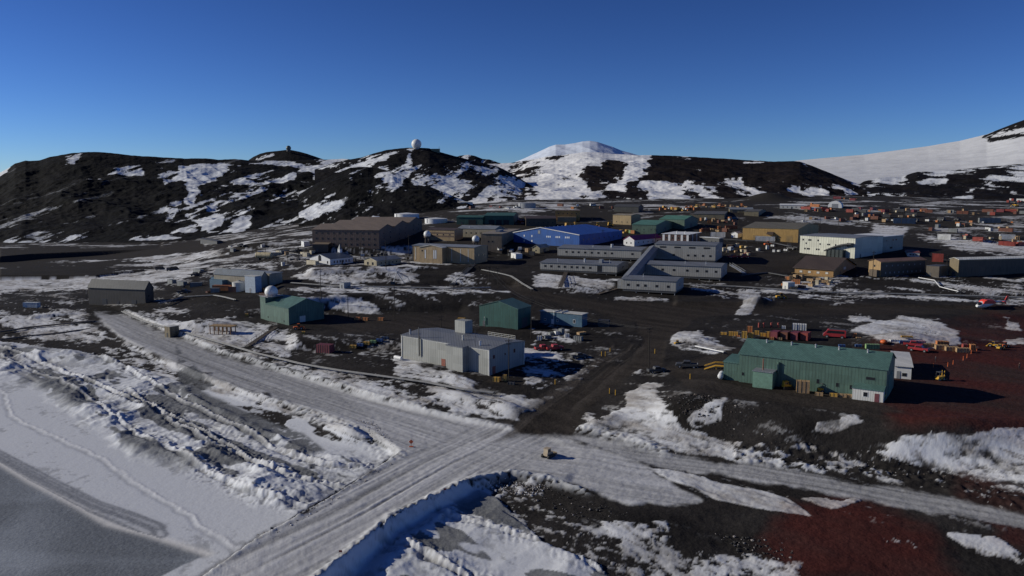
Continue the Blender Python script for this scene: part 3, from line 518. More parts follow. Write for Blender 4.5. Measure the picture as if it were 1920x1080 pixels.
# ---------------------------------------------------------------- builders for things
def siding(name, c, rib=.5, depth=.05, rough=.55, dirt=.34, metal=0.):
    """painted metal wall with upright ribs and streaky weathering"""
    if name in MATS: return MATS[name]
    m, t, b = newmat(name); L = t.links.new
    tc = N(t, 'ShaderNodeTexCoord'); sx = N(t, 'ShaderNodeSeparateXYZ'); L(tc.outputs['Object'], sx.inputs[0])
    ad = N(t, 'ShaderNodeMath', operation='ADD'); L(sx.outputs[0], ad.inputs[0]); L(sx.outputs[1], ad.inputs[1])
    ml = N(t, 'ShaderNodeMath', operation='MULTIPLY'); ml.inputs[1].default_value = 1 / rib; L(ad.outputs[0], ml.inputs[0])
    fr = N(t, 'ShaderNodeMath', operation='FRACT'); L(ml.outputs[0], fr.inputs[0])
    cr = N(t, 'ShaderNodeValToRGB'); e = cr.color_ramp.elements; e[0].position = .0; e[0].color = (0.45,) * 3 + (1,); e[1].position = .16; e[1].color = (1, 1, 1, 1)
    n3 = cr.color_ramp.elements.new(.9); n3.color = (1, 1, 1, 1); n4 = cr.color_ramp.elements.new(1.); n4.color = (.6, .6, .6, 1); L(fr.outputs[0], cr.inputs[0])
    mp = N(t, 'ShaderNodeMapping'); mp.inputs['Scale'].default_value = (.9, .9, .12); L(tc.outputs['Object'], mp.inputs[0])
    n = N(t, 'ShaderNodeTexNoise'); n.inputs['Scale'].default_value = 1.3; n.inputs['Detail'].default_value = 6; n.inputs['Roughness'].default_value = .75; L(mp.outputs[0], n.inputs['Vector'])
    mr = N(t, 'ShaderNodeMapRange'); mr.inputs[1].default_value = .3; mr.inputs[2].default_value = .7; mr.inputs[3].default_value = 1 - dirt; mr.inputs[4].default_value = 1 + dirt * .6; L(n.outputs[0], mr.inputs[0])
    pf = N(t, 'ShaderNodeMath', operation='MULTIPLY'); pf.inputs[1].default_value = .25; L(ml.outputs[0], pf.inputs[0]); fl = N(t, 'ShaderNodeMath', operation='FLOOR'); L(pf.outputs[0], fl.inputs[0])
    zf = N(t, 'ShaderNodeMath', operation='MULTIPLY'); zf.inputs[1].default_value = .4; L(sx.outputs[2], zf.inputs[0]); zl = N(t, 'ShaderNodeMath', operation='FLOOR'); L(zf.outputs[0], zl.inputs[0])
    cb = N(t, 'ShaderNodeCombineXYZ'); L(fl.outputs[0], cb.inputs[0]); L(zl.outputs[0], cb.inputs[1]); wn = N(t, 'ShaderNodeTexWhiteNoise'); L(cb.outputs[0], wn.inputs['Vector'])
    wr = N(t, 'ShaderNodeMapRange'); wr.inputs[3].default_value = .88; wr.inputs[4].default_value = 1.1; L(wn.outputs['Value'], wr.inputs[0]); m0 = N(t, 'ShaderNodeMath', operation='MULTIPLY'); L(wr.outputs[0], m0.inputs[0]); L(mr.outputs[0], m0.inputs[1]); mr = m0
    m1 = N(t, 'ShaderNodeMath', operation='MULTIPLY'); L(cr.outputs[0], m1.inputs[0]); L(mr.outputs[0], m1.inputs[1])
    rg = N(t, 'ShaderNodeRGB'); rg.outputs[0].default_value = (*c, 1)
    mx = N(t, 'ShaderNodeVectorMath', operation='SCALE'); L(rg.outputs[0], mx.inputs[0]); L(m1.outputs[0], mx.inputs['Scale']); L(mx.outputs[0], b.inputs['Base Color'])
    bp = N(t, 'ShaderNodeBump'); bp.inputs['Strength'].default_value = .6; bp.inputs['Distance'].default_value = depth; L(cr.outputs[0], bp.inputs['Height']); L(bp.outputs[0], b.inputs['Normal'])
    b.inputs['Roughness'].default_value = rough; b.inputs['Metallic'].default_value = metal; MATS[name] = m; return m
GLASS = simple('dark_window_glass', (.02, .022, .028), .15, 0, .2)
WGLASS = simple('bright_window_frame', (.7, .72, .75), .5, 0, .1)
WHITE = simple('white_paint', (.72, .72, .72), .5, 0, .12)
OFFW = simple('off_white_paint', (.55, .54, .50), .6, 0, .15)
GREY = simple('grey_paint', (.26, .27, .29), .6, 0, .15)
DGREY = simple('dark_grey_metal', (.06, .062, .068), .6, 0, .2)
BLACK = simple('black_rubber', (.014, .014, .016), .7, 0, .2)
STEEL = simple('galvanised_steel', (.42, .43, .45), .45, .5, .15)
WOOD = simple('weathered_timber', (.11, .085, .065), .85, 0, .3)
TIMBER = simple('yellow_timber', (.34, .22, .10), .8, 0, .3)
YEL = simple('machine_yellow', (.58, .33, .03), .5, 0, .2)
REDP = simple('red_paint', (.34, .03, .035), .45, 0, .15)
ORAN = simple('orange_paint', (.62, .13, .03), .5, 0, .15)
def tag(o, label=None, cat=None, group=None, kind=None):
    if label: o['label'] = label
    if cat: o['category'] = cat
    if group: o['group'] = group
    if kind: o['kind'] = kind
    return o
def empty(name, loc, rz=0.):
    o = bpy.data.objects.new(name, None); COL.objects.link(o); o.location = loc; o.rotation_euler = (0, 0, rz); o.empty_display_size = .5; return o
class MB:
    """collects simple solids and links them as one mesh object"""
    def __init__(s): s.v = []; s.f = []; s.m = []; s.sm = []; s.mi = 0
    def add(s, vs, fs, smooth=False):
        n = len(s.v); s.v += [tuple(q) for q in vs]; s.f += [tuple(n + i for i in q) for q in fs]; s.m += [s.mi] * len(fs); s.sm += [smooth] * len(fs); return s
    def box(s, x0, y0, z0, x1, y1, z1):
        return s.add([(x0,y0,z0),(x1,y0,z0),(x1,y1,z0),(x0,y1,z0),(x0,y0,z1),(x1,y0,z1),(x1,y1,z1),(x0,y1,z1)], [(0,3,2,1),(4,5,6,7),(0,1,5,4),(1,2,6,5),(2,3,7,6),(3,0,4,7)])
    def tube(s, p, q, r, r2=None, n=8, caps=True):
        p = Vector(p); q = Vector(q); d = (q - p).normalized(); r2 = r if r2 is None else r2
        a = d.orthogonal().normalized(); b = d.cross(a); vs = []
        for c, rr in ((p, r), (q, r2)):
            for i in range(n):
                t = 2 * math.pi * i / n; vs.append(c + a * math.cos(t) * rr + b * math.sin(t) * rr)
        fs = [(i, (i + 1) % n, n + (i + 1) % n, n + i) for i in range(n)]
        s.add(vs, fs, n > 5)
        if caps: s.add(vs, [tuple(range(n))[::-1], tuple(range(n, 2 * n))])
        return s
    def prism(s, poly, y0, y1):
        """poly in (x, z), extruded along y"""
        n = len(poly); vs = [(x, y0, z) for x, z in poly] + [(x, y1, z) for x, z in poly]
        return s.add(vs, [tuple(range(n)), tuple(range(n, 2 * n))[::-1]] + [(i, n + i, n + (i + 1) % n, (i + 1) % n) for i in range(n)])
    def prismx(s, poly, x0, x1):
        n = len(poly); vs = [(x0, y, z) for y, z in poly] + [(x1, y, z) for y, z in poly]
        return s.add(vs, [tuple(range(n))[::-1], tuple(range(n, 2 * n))] + [(i, (i + 1) % n, n + (i + 1) % n, n + i) for i in range(n)])
    def dome(s, c, r, z0=-1., n=24, m=14, sz=1.):
        vs = []; fs = []; a0 = math.asin(max(-1, z0))
        for j in range(m + 1):
            a = a0 + (math.pi / 2 - a0) * j / m
            for i in range(n): t = 2 * math.pi * i / n; vs.append((c[0] + r * math.cos(a) * math.cos(t), c[1] + r * math.cos(a) * math.sin(t), c[2] + r * sz * math.sin(a)))
        for j in range(m):
            for i in range(n): fs.append((j * n + i, j * n + (i + 1) % n, (j + 1) * n + (i + 1) % n, (j + 1) * n + i))
        return s.add(vs, fs, True)
    def ell(s, c, rx, ry, rz, n=14, m=10):
        vs = []; fs = []
        for j in range(m + 1):
            a = -math.pi / 2 + math.pi * j / m
            for i in range(n): t = 2 * math.pi * i / n; vs.append((c[0] + rx * math.cos(a) * math.cos(t), c[1] + ry * math.cos(a) * math.sin(t), c[2] + rz * math.sin(a)))
        for j in range(m):
            for i in range(n): fs.append((j * n + i, j * n + (i + 1) % n, (j + 1) * n + (i + 1) % n, (j + 1) * n + i))
        return s.add(vs, fs, True)
    def mesh(s, name, mats):
        me = bpy.data.meshes.new(name); me.from_pydata(s.v, [], s.f)
        for mm in (mats if isinstance(mats, (list, tuple)) else [mats]): me.materials.append(mm)
        me.polygons.foreach_set('material_index', s.m); me.polygons.foreach_set('use_smooth', s.sm)
        bm = bmesh.new(); bm.from_mesh(me); bmesh.ops.recalc_face_normals(bm, faces=bm.faces); bm.to_mesh(me); bm.free(); me.update(); return me
    def build(s, name, mats, parent=None):
        o = bpy.data.objects.new(name, s.mesh(name, mats)); COL.objects.link(o)
        if parent is not None: o.parent = parent
        return o
_pane = {}
def windows(root, wall, items, mats=None, name='window', proud=.05):
    """items: (s, z, w, h) along a wall ((ox,oy),(ux,uy)) whose outward normal is right of u; every window its own part"""
    (ox, oy), (ux, uy) = wall; nx, ny = uy, -ux
    ang = math.atan2(uy, ux)
    mats = mats or [DGREY, GLASS]
    for (s_, z, w_, h_) in items:
        key = (round(w_, 2), round(h_, 2), mats[0].name, mats[1].name)
        if key not in _pane:
            b = MB(); t = min(.12, w_ * .15)
            b.box(-w_/2, -proud, -h_/2, w_/2, .02, h_/2); b.mi = 1; b.box(-w_/2 + t, -proud - .012, -h_/2 + t, w_/2 - t, 0.0, h_/2 - t)
            _pane[key] = b.mesh('window', mats)
        o = bpy.data.objects.new(name, _pane[key]); COL.objects.link(o); o.parent = root
        o.location = (ox + ux * s_, oy + uy * s_, z); o.rotation_euler = (0, 0, ang)
class Bld: pass
def bld(name, label, FL, FR, brx=None, depth=None, h=5., rise=0., axis='long', wall=WHITE, roof=GREY, cat='building', group=None, over=.35, trim=None, under=3.0, ridge_at=.5, stilt=0., rt=.18, pxh=True, roofname='roof'):
    """FL, FR: photo pixels of the foot of the front wall; brx: pixel column of the far end of the right wall; h, rise in photo pixels"""
    A = P(*FL); B = P(*FR); zb = min(A[2], B[2]); 
    u = np.array([B[0] - A[0], B[1] - A[1]]); Lx = float(np.hypot(*u)); u /= Lx; n = np.array([-u[1], u[0]])
    if depth is None:
        k = (brx - 960) / F
        q = lambda t: proj(B[0] + n[0] * t, B[1] + n[1] * t, B[2])[0] - brx
        lo, hi = 0., 120.
        s0 = q(0.)
        for _ in range(50):
            mid = (lo + hi) / 2
            if (q(mid) > 0) == (s0 > 0): lo = mid
            else: hi = mid
        depth = lo
        if depth > 100: depth = 20.
        depth = max(depth, 4.)
    sc = B[1] / F
    H = h * sc if pxh else h; R = rise * sc if pxh else rise
    root = empty(name, (A[0], A[1], zb), math.atan2(u[1], u[0]))
    r = Bld(); r.root = root; r.L = Lx; r.D = depth; r.H = H; r.R = R; r.A = A; r.B = B; r.u = u; r.n = n; r.sc = sc; r.z = zb
    b = MB(); z0 = -under if stilt == 0 else stilt
    if stilt == 0: H0_ = 0
    D_ = depth
    if axis == 'flat': b.box(0, 0, z0, Lx, D_, H)
    elif axis == 'long': b.prismx([(0, z0), (D_, z0), (D_, H), (D_ * ridge_at, H + R), (0, H)], 0, Lx)
    else: b.prism([(0, z0), (Lx, z0), (Lx, H), (Lx * ridge_at, H + R), (0, H)], 0, D_)
    r.wall = b.build('wall', wall, root)
    b = MB(); o = over; e = .03
    if axis == 'flat': b.box(-o, -o, H + e, Lx + o, D_ + o, H + e + rt)
    elif axis == 'long':
        m = D_ * ridge_at; s1 = R / m; s2 = R / (D_ - m)
        b.prismx([(-o, H - o * s1 + e), (m, H + R + e), (D_ + o, H - o * s2 + e), (D_ + o, H - o * s2 + rt), (m, H + R + rt * 1.05), (-o, H - o * s1 + rt)], -o, Lx + o)
    else:
        m = Lx * ridge_at; s1 = R / m; s2 = R / (Lx - m)
        b.prism([(-o, H - o * s1 + e), (m, H + R + e), (Lx + o, H - o * s2 + e), (Lx + o, H - o * s2 + rt), (m, H + R + rt * 1.05), (-o, H - o * s1 + rt)], -o, D_ + o)
    r.roof = b.build(roofname, roof, root)
    if trim is not None:
        b = MB(); z1 = z0 if stilt else -under
        for (x, y) in ((0, 0), (Lx, 0), (Lx, D_)): b.box(x - .16, y - .16, z1, x + .16, y + .16, H - .05)
        if axis != 'depth': b.box(.16, -.06, H - .35, Lx - .16, -.004, H - .04)
        b.build('corner_trim', trim, root)
    if stilt:
        b = MB(); nx_ = max(2, int(Lx / 5)); ny_ = max(2, int(D_ / 6))
        for i in range(nx_ + 1):
            for j in range(ny_ + 1):
                x = .4 + (Lx - .8) * i / nx_; y = .4 + (D_ - .8) * j / ny_; b.tube((x, y, -2.5), (x, y, stilt + .02), .13, n=6)
        b.build('stilts', DGREY, root)
    r.front = ((0, 0), (1, 0)); r.end = ((Lx, 0), (0, 1)); r.left = ((0, depth), (0, -1))
    tag(root, label, cat, group); return r
def row(x0, x1, n, z, w_, h_): return [(x0 + (x1 - x0) * (i + .5) / n, z, w_, h_) for i in range(n)]
def door(r, wall, s_, w_, h_, mat, z0=0., handle=True, name='door'):
    (ox, oy), (ux, uy) = wall; o = MB().box(-w_/2, -.07, 0, w_/2, .02, h_).build(name, mat, r.root)
    o.location = (ox + ux * s_, oy + uy * s_, z0); o.rotation_euler = (0, 0, math.atan2(uy, ux))
    if handle: MB().box(w_ * .3, -.14, h_ * .45, w_ * .36, -.075, h_ * .5).build('handle', STEEL, o)
    return o
def stack(r, x, y, z0, h_, rad, mat=STEEL, name='vent_stack', cap=True):
    b = MB().tube((x, y, z0), (x, y, z0 + h_), rad, n=10)
    if cap: b.tube((x, y, z0 + h_ + .1), (x, y, z0 + h_ + .35), rad * 1.6, rad * .5, n=10)
    return b.build(name, mat, r.root)
# colours of the station
BROWN = siding('brown_ribbed_wall', (.165, .112, .085), 1.2); TANR = siding('tan_ribbed_roof', (.24, .185, .135), .8, .03)
TAN = siding('tan_ribbed_wall', (.40, .29, .165), .9); BEIGE = siding('beige_ribbed_wall', (.33, .29, .22), .7)
OCHRE = siding('ochre_ribbed_wall', (.42, .26, .085), .7); GRN = siding('green_ribbed_wall', (.085, .15, .12), .75); GRNR = siding('green_ribbed_roof', (.09, .175, .155), .75, .04)
SAGE = siding('sage_ribbed_wall', (.10, .16, .12), .9); SAGER = siding('sage_ribbed_roof', (.10, .23, .17), .9)
DGRN = siding('dark_green_ribbed_wall', (.025, .095, .08), .8); BLUE = siding('blue_ribbed_wall', (.015, .10, .38), .8); BLUER = siding('blue_ribbed_roof', (.02, .085, .38), .9)
LGREY = siding('light_grey_ribbed_wall', (.34, .345, .325), .8, .04, dirt=.12); GREYW = siding('grey_ribbed_wall', (.33, .325, .31), 1.1, .06, dirt=.15); GREYR = siding('grey_ribbed_roof', (.17, .18, .20), 1.1, .05, dirt=.15)
CREAM = siding('cream_ribbed_wall', (.60, .60, .50), 1.5, .02, dirt=.08); DBR = siding('dark_brown_ribbed_wall', (.07, .055, .045), .9); BRR = siding('brown_ribbed_roof', (.085, .062, .05), .8)
TRB = siding('trailer_blue_wall', (.075, .155, .23), .6, dirt=.15); GROOF = siding('grey_sheet_roof', (.22, .24, .27), .9, dirt=.2); WRF = siding('white_ribbed_wall', (.66, .65, .62), .55, .05, dirt=.1)
MAR = siding('maroon_ribbed_roof', (.46, .04, .13), .6)
# ---------------------------------------------------------------- buildings, front to back
# grey plant beside the ice road
r = bld('plant_building', 'pale grey ribbed metal building with a stepped front bay, beside the shore pipeline', (754, 672), (917, 704), 982, h=50, rise=5, wall=LGREY, roof=GREYR, trim=WRF, axis='long')
L_, D_, H_ = r.L, r.D, r.H
b = MB().box(L_ * .60, -2.6, -3, L_ * .78, -.003, H_ * .985); bay = b.build('bay', LGREY, r.root)
MB().prismx([(-2.8, H_ * .985 + .03), (-.1, H_ * .985 + .03), (-.1, H_ + .22), (-2.8, H_ + .1)], L_ * .60 - .2, L_ * .78 + .2).build('roof', GREYR, bay)
door(r, r.front, L_ * .50, 1.7, 2.6, simple('rust_red_door', (.24, .075, .05), .6), -.2); door(r, r.front, L_ * .565, 1.6, 2.6, MATS['rust_red_door'], -.2); door(r, r.end, 2.2, 1.3, 2.4, MATS['rust_red_door'], 0)
windows(r.root, r.end, [(2.2, H_ * .68, .8, 1.1), (D_ * .72, H_ * .72, .8, 1.2), (D_ * .45, H_ * .68, .5, .6)], [MATS['rust_red_door'], GLASS])
b = MB().box(L_ * .22, -.55, H_ * .25, L_ * .22 + .25, -.3, H_ + 3.6).box(L_ * .22 + .4, -.55, H_ * .3, L_ * .22 + .55, -.4, H_ + .8); b.build('exhaust_stack', DGREY, r.root)
stack(r, L_ * .06, 1.6, H_, 1.6, .28); stack(r, L_ * .62, 4, H_, 1.8, .25, OFFW); stack(r, L_ * .86, 2.0, H_, 1.4, .3, WHITE); stack(r, L_ * .83, 1.0, H_, 5, .08, DGREY, 'antenna_mast', False)
MB().box(L_ * .30, D_ * .80, H_ + .3, L_ * .30 + 4.4, D_ * .80 + 3.6, H_ + 4.4).build('penthouse', LGREY, r.root)
b = MB()
for i in range(9): b.tube((L_ * .62 + i * 1.4, D_ - .6, H_), (L_ * .62 + i * 1.4, D_ - .6, H_ + 1.5), .05, n=5)
for z in (.5, 1., 1.5): b.tube((L_ * .62, D_ - .6, H_ + z), (L_ * .62 + 11.2, D_ - .6, H_ + z), .06, n=5)
b.build('roof_railing', OFFW, r.root)
b = MB()
for k in range(3): b.tube((L_ * .45, D_ * (.45 + .02 * k), H_ + .55 + .12 * k), (L_ * .99, D_ * (.5 + .02 * k), H_ + .55 + .12 * k), .07, n=6)
b.build('roof_pipes', STEEL, r.root)
# big green hangar
r = bld('hangar', 'large sea green metal hangar with a pitched roof by the helicopter yard', (1385, 716), (1660, 751), depth=15, h=60, rise=22, wall=GRN, roof=GRNR, trim=None, axis='long', over=.3)
L_, D_, H_ = r.L, r.D, r.H
windows(r.root, r.front, [(L_ * .56, H_ * .36, .9, 1.3), (L_ * .69, H_ * .32, .9, 1.2), (L_ * .78, H_ * .3, .9, 1.2), (L_ * .03, H_ * .3, .8, 1.0), (L_ * .90, H_ * .66, 2.2, .9), (L_ * .86, H_ * .33, .8, 1.1)], [GRN, GLASS])
an = MB().box(-4.2, .6, -3, -.005, D_ * .55, H_ * .62).build('annex', GRN, r.root); MB().prismx([(.4, H_ * .62 + .02), (D_ * .55 + .2, H_ * .62 + .02), (D_ * .55 + .2, H_ * .74), (.4, H_ * .66)], -4.4, -.01).build('roof', GRNR, an)
bx = MB().box(L_ * .13, -3.6, -2, L_ * .27, -.005, H_ * .56).build('boiler_room', simple('pale_green_paint', (.14, .25, .19), .6, 0, .2), r.root); MB().box(L_ * .13 - .15, -3.8, H_ * .56, L_ * .27 + .15, -.01, H_ * .56 + .2).build('roof', GROOF, bx)
stack(r, L_ * .19, -2, H_ * .58, 2.6, .16, simple('rusty_iron', (.20, .09, .06), .8, 0, .35)); stack(r, L_ * .285, -.3, H_ * .5, 2.4, .3, GRN)
lt = MB().box(L_ * .80, -2.6, -2, L_ * .995, -.005, H_ * .36).build('lean_to', WRF, r.root); MB().prismx([(-2.8, H_ * .36 + .02), (-.02, H_ * .36 + .02), (-.02, H_ * .48), (-2.8, H_ * .40)], L_ * .80 - .15, L_ * .995 + .15).build('roof', GRNR, lt)
windows(lt, ((L_ * .80, -2.6), (1, 0)), [(2.9, 1.5, 1.2, 1.3)], [WHITE, GLASS]); o = MB().box(-.5, -.06, 0, .5, .02, 2.0).build('door', simple('dull_maroon_door', (.16, .05, .06), .6), lt); o.location = (L_ * .955, -2.6, 0)
for k in (.15, .33, .5, .66, .85): stack(r, L_ * k, D_ * .42, H_ + r.R * .85, .7, .22, STEEL, 'roof_vent')
door(r, r.end, D_ * .5, 7, 5.2, simple('hangar_door_green', (.05, .13, .11), .6), 0, False, 'sliding_door')
HNG = r
# small white shed at the hangar's right end
r = bld('storage_shed', 'small white shed with a snow pale roof at the right end of the green hangar', (1676, 709), (1708, 712), 1716, h=24, rise=3, wall=WHITE, roof=WRF, axis='long', over=.4, cat='shed')
windows(r.root, r.front, [(r.L * .6, r.H * .35, 1.1, .9)]); door(r, r.front, r.L * .25, .9, 2.0, GREY)
# dark green barn
r = bld('barn', 'tall dark green barn with its gable to the ice road, behind the pale grey plant', (899, 611), (971, 618), 996, h=40, rise=12, axis='depth', wall=DGRN, roof=GRNR, over=.25)
door(r, r.front, r.L * .12, 1.2, 2.2, DGREY); door(r, r.end, r.D * .5, 4, 4, DGREY, 0, False, 'sliding_door')
stack(r, r.L * .15, -.4, 1, 2.4, .12)
# blue trailers
r = bld('trailer_block', 'low slate blue portable office with light flat roofs right of the dark green barn', (1013, 606), (1091, 614), 1101, h=24, rise=3, axis='flat', wall=TRB, roof=OFFW, over=.3)
L_, D_, H_ = r.L, r.D, r.H
windows(r.root, r.front, [(L_ * .12, H_ * .35, .9, .9), (L_ * .42, H_ * .35, .8, .9), (L_ * .82, H_ * .42, 1., 1.4)], [WHITE, GLASS]); door(r, r.front, L_ * .3, 1., 2.1, WHITE)
for q in (.36, .52): MB().box(L_ * q, -.5, H_ + .2, L_ * q + .35, D_, H_ + .55).build('roof_seam', OFFW, r.root)
stack(r, L_ * .34, -.3, .3, H_, .12, WHITE)
# green lab with radome
r = bld('satellite_station', 'green metal building with a white ball radome on its left tower', (498, 600), (542, 611), 608, h=33, rise=15, axis='long', wall=GRN, roof=GRNR, over=.25)
L_, D_, H_ = r.L, r.D, r.H; s_ = r.sc
tw = MB().box(-4.2, .2, -3, -.01, 7.5, H_ * 1.42).build('tower', GRN, r.root)
MB().box(-4.5, -.1, H_ * 1.42, 2.5, 7.8, H_ * 1.42 + .2).build('deck', GREY, tw)
b = MB()
for (x0, y0, x1, y1) in ((-4.4, 0, 2.4, 0), (2.4, 0, 2.4, 7.7), (-4.4, 0, -4.4, 7.7)):
    b.tube((x0, y0, H_ * 1.42 + 1.1), (x1, y1, H_ * 1.42 + 1.1), .05, n=5); b.tube((x0, y0, H_ * 1.42 + .6), (x1, y1, H_ * 1.42 + .6), .05, n=5)
    for i in range(5): t = i / 4; b.tube((x0 + (x1 - x0) * t, y0 + (y1 - y0) * t, H_ * 1.42), (x0 + (x1 - x0) * t, y0 + (y1 - y0) * t, H_ * 1.42 + 1.1), .05, n=5)
b.build('railing', simple('brown_railing', (.22, .10, .06), .7), tw)
PANEL = newmat('radome_panels'); m_, t_, b_ = PANEL
vo = N(t_, 'ShaderNodeTexVoronoi', feature='DISTANCE_TO_EDGE'); vo.inputs['Scale'].default_value = .55; tcx = N(t_, 'ShaderNodeTexCoord'); t_.links.new(tcx.outputs['Object'], vo.inputs['Vector'])
cr = N(t_, 'ShaderNodeValToRGB'); cr.color_ramp.elements[0].color = (.42, .42, .43, 1); cr.color_ramp.elements[1].position = .035; cr.color_ramp.elements[1].color = (.74, .74, .73, 1)
t_.links.new(vo.outputs['Distance'], cr.inputs[0]); t_.links.new(cr.outputs[0], b_.inputs['Base Color']); b_.inputs['Roughness'].default_value = .5; PANEL = m_
MB().dome((-1, 3.6, H_ * 1.42 + 1.6), 2.65, -.75).build('radome', PANEL, tw)
door(r, r.end, D_ * .38, 2.6, 3.2, OFFW, 0, False, 'garage_door'); windows(r.root, r.front, [(L_ * .12, H_ * .25, .5, .8), (L_ * .8, H_ * .2, .5, .8)]); door(r, r.left, 0.5, .9, 2, WHITE)
# weather shed on the left pad
r = bld('warehouse', 'dull taupe warehouse standing alone at the left end of the ice road', (167, 571), (273, 569), 289, h=34, rise=14, axis='long', wall=siding('taupe_ribbed_wall', (.085, .073, .062), .9), roof=siding('slate_ribbed_roof', (.085, .09, .10), .9), over=.3, cat='warehouse')
L_, D_, H_ = r.L, r.D, r.H
for q in (.28, .80): door(r, r.front, L_ * q, 2.6, 3.2, DGREY, 0, False, 'garage_door')
door(r, r.front, L_ * .52, 1.1, 2.2, DGREY); b = MB(); b.box(L_ * .55, D_ * .06, H_ + 1.2, L_ * .555, D_ * .45, H_ + 3); 
windows(r.root, r.end, [(D_ * .4, H_ * .6, 1, 1)])
# water plant with tanks
r = bld('water_plant', 'beige and blue plant with grey sheet roofs behind the orange container', (402, 538), (490, 541), 503, h=26, rise=9, axis='long', wall=BEIGE, roof=siding('blue_grey_sheet_roof', (.12, .15, .19), .8), over=.3)
L_, D_, H_ = r.L, r.D, r.H
MB().box(-3.5, 1, -2, -.01, D_ * .7, H_ * .7).build('annex', TRB, r.root); bb = MB().box(1, D_ + .02, -2, L_ + 1, D_ + 9, H_ * 1.15).build('rear_block', BEIGE, r.root); MB().box(.6, D_ - .1 + 1.2, H_ * 1.15 + .02, L_ + 1.3, D_ + 9.4, H_ * 1.15 + .3).build('roof', GROOF, bb)
MB().box(.6, -3.4, -2, 9.5, -.01, H_ * .62).build('porch', TRB, r.root); windows(r.root, r.front, row(L_ * .5, L_ * .95, 4, H_ * .6, .8, .8)); door(r, r.front, L_ * .9, 1, 2.1, DGREY)
a = P(449, 545); o = MB().tube((0, 0, -1), (0, 0, 4.2), 3.3, n=28).tube((0, 0, 4.2), (0, 0, 4.8), 3.4, .6, n=28).build('tank_shell', OFFW); e = empty('storage_tank', a); o.parent = e; MB().tube((0, 0, 4.8), (0, 0, 5.2), .5, n=12).build('hatch', GREY, e); tag(e, 'squat off white round tank between the orange container and the tall blue white box', 'tank')
r = bld('equipment_cabin', 'tall pale blue box cabin right of the squat round tank', (460, 548), (479, 549), 484, h=31, axis='flat', wall=simple('pale_blue_paint', (.36, .42, .50), .6), roof=OFFW, over=.15, cat='cabin'); door(r, r.front, r.L * .5, 1, 2.1, GREY)
# chapel
r = bld('chapel', 'small white chapel with an arched front window and slate roof', (581, 494), (619, 497), 662, h=11, rise=8, axis='depth', wall=WHITE, roof=siding('slate_blue_roof', (.10, .12, .15), .6), over=.3, cat='chapel')
L_, D_, H_ = r.L, r.D, r.H
windows(r.root, r.front, [(L_ * .12, H_ * .42, .9, 1.5), (L_ * .88, H_ * .42, .9, 1.5)]); windows(r.root, r.end, row(2, D_ - 2, 6, H_ * .45, .8, 1.3)); door(r, r.end, D_ * .52, 1, 2, DGREY)
b = MB(); pl = [(-1.1, -1.6), (1.1, -1.6)] + [(1.1 * math.cos(t), 1.1 * math.sin(t) + .5) for t in np.linspace(0, math.pi, 9)]; b.prism(pl, -.10, .01); o = b.build('arched_window', GLASS, r.root); o.location = (L_ * .5, 0, H_ + .3)
st = MB().box(L_/2 - .9, D_ - 3, H_ + r.R - .8, L_/2 + .9, D_ - 1.2, H_ + r.R + 1.8).build('steeple', WHITE, r.root); MB().tube((L_/2, D_ - 2.1, H_ + r.R + 1.8), (L_/2, D_ - 2.1, H_ + r.R + 4.8), 1.35, .05, n=4).build('spire', MATS['slate_blue_roof'], st)
# small cream house
r = bld('cottage', 'low cream house with grey roof between the white chapel and tan gabled offices', (683, 497), (706, 499), 752, h=10, rise=5, axis='depth', wall=siding('cream_yellow_wall', (.42, .36, .24), 1), roof=GROOF, over=.3, cat='house')
windows(r.root, r.front, [(r.L * .3, r.H * .4, 1.4, 1.6), (r.L * .7, r.H * .4, 1.4, 1.6)]); windows(r.root, r.end, row(2, r.D - 2, 5, r.H * .5, .8, 1.)); door(r, r.end, r.D * .5, .9, 1.9, DGREY)
# tan gabled offices
r = bld('office_building', 'tan building with tall narrow windows and gabled central wing on a gravel bank', (774, 490), (890, 495), 914, h=31, rise=2, axis='long', wall=TAN, roof=GROOF, over=.4, trim=DGREY)
L_, D_, H_ = r.L, r.D, r.H
wg = MB().prism([(L_ * .20, -3), (L_ * .56, -3), (L_ * .56, H_ - .3), (L_ * .38, H_ + 1.0), (L_ * .20, H_ - .3)], -5.5, -.005).build('gabled_wing', TAN, r.root)
MB().prism([(L_ * .20 - .4, H_ - .45), (L_ * .38, H_ + 1.02), (L_ * .56 + .4, H_ - .45), (L_ * .56 + .4, H_ - .2), (L_ * .38, H_ + 1.35), (L_ * .20 - .4, H_ - .2)], -5.9, -.45).build('roof', OFFW, wg)
ws = [DGREY, WGLASS]
windows(wg, ((0, -5.5), (1, 0)), [(L_ * .29, H_ * .55, .9, 5), (L_ * .43, H_ * .55, .9, 5), (L_ * .46, H_ * .55, .9, 5)], ws); windows(wg, ((0, -5.5), (1, 0)), [(L_ * .24, H_ * .75, .9, .9)])
windows(r.root, r.front, [(L_ * q, H_ * .5, .6, H_ * .8) for q in (.05, .14, .64, .78, .90)], [DGREY, OFFW]); windows(r.root, r.end, [(D_ * .3, H_ * .5, .9, 1.2), (D_ * .7, H_ * .5, .9, 1.2)])
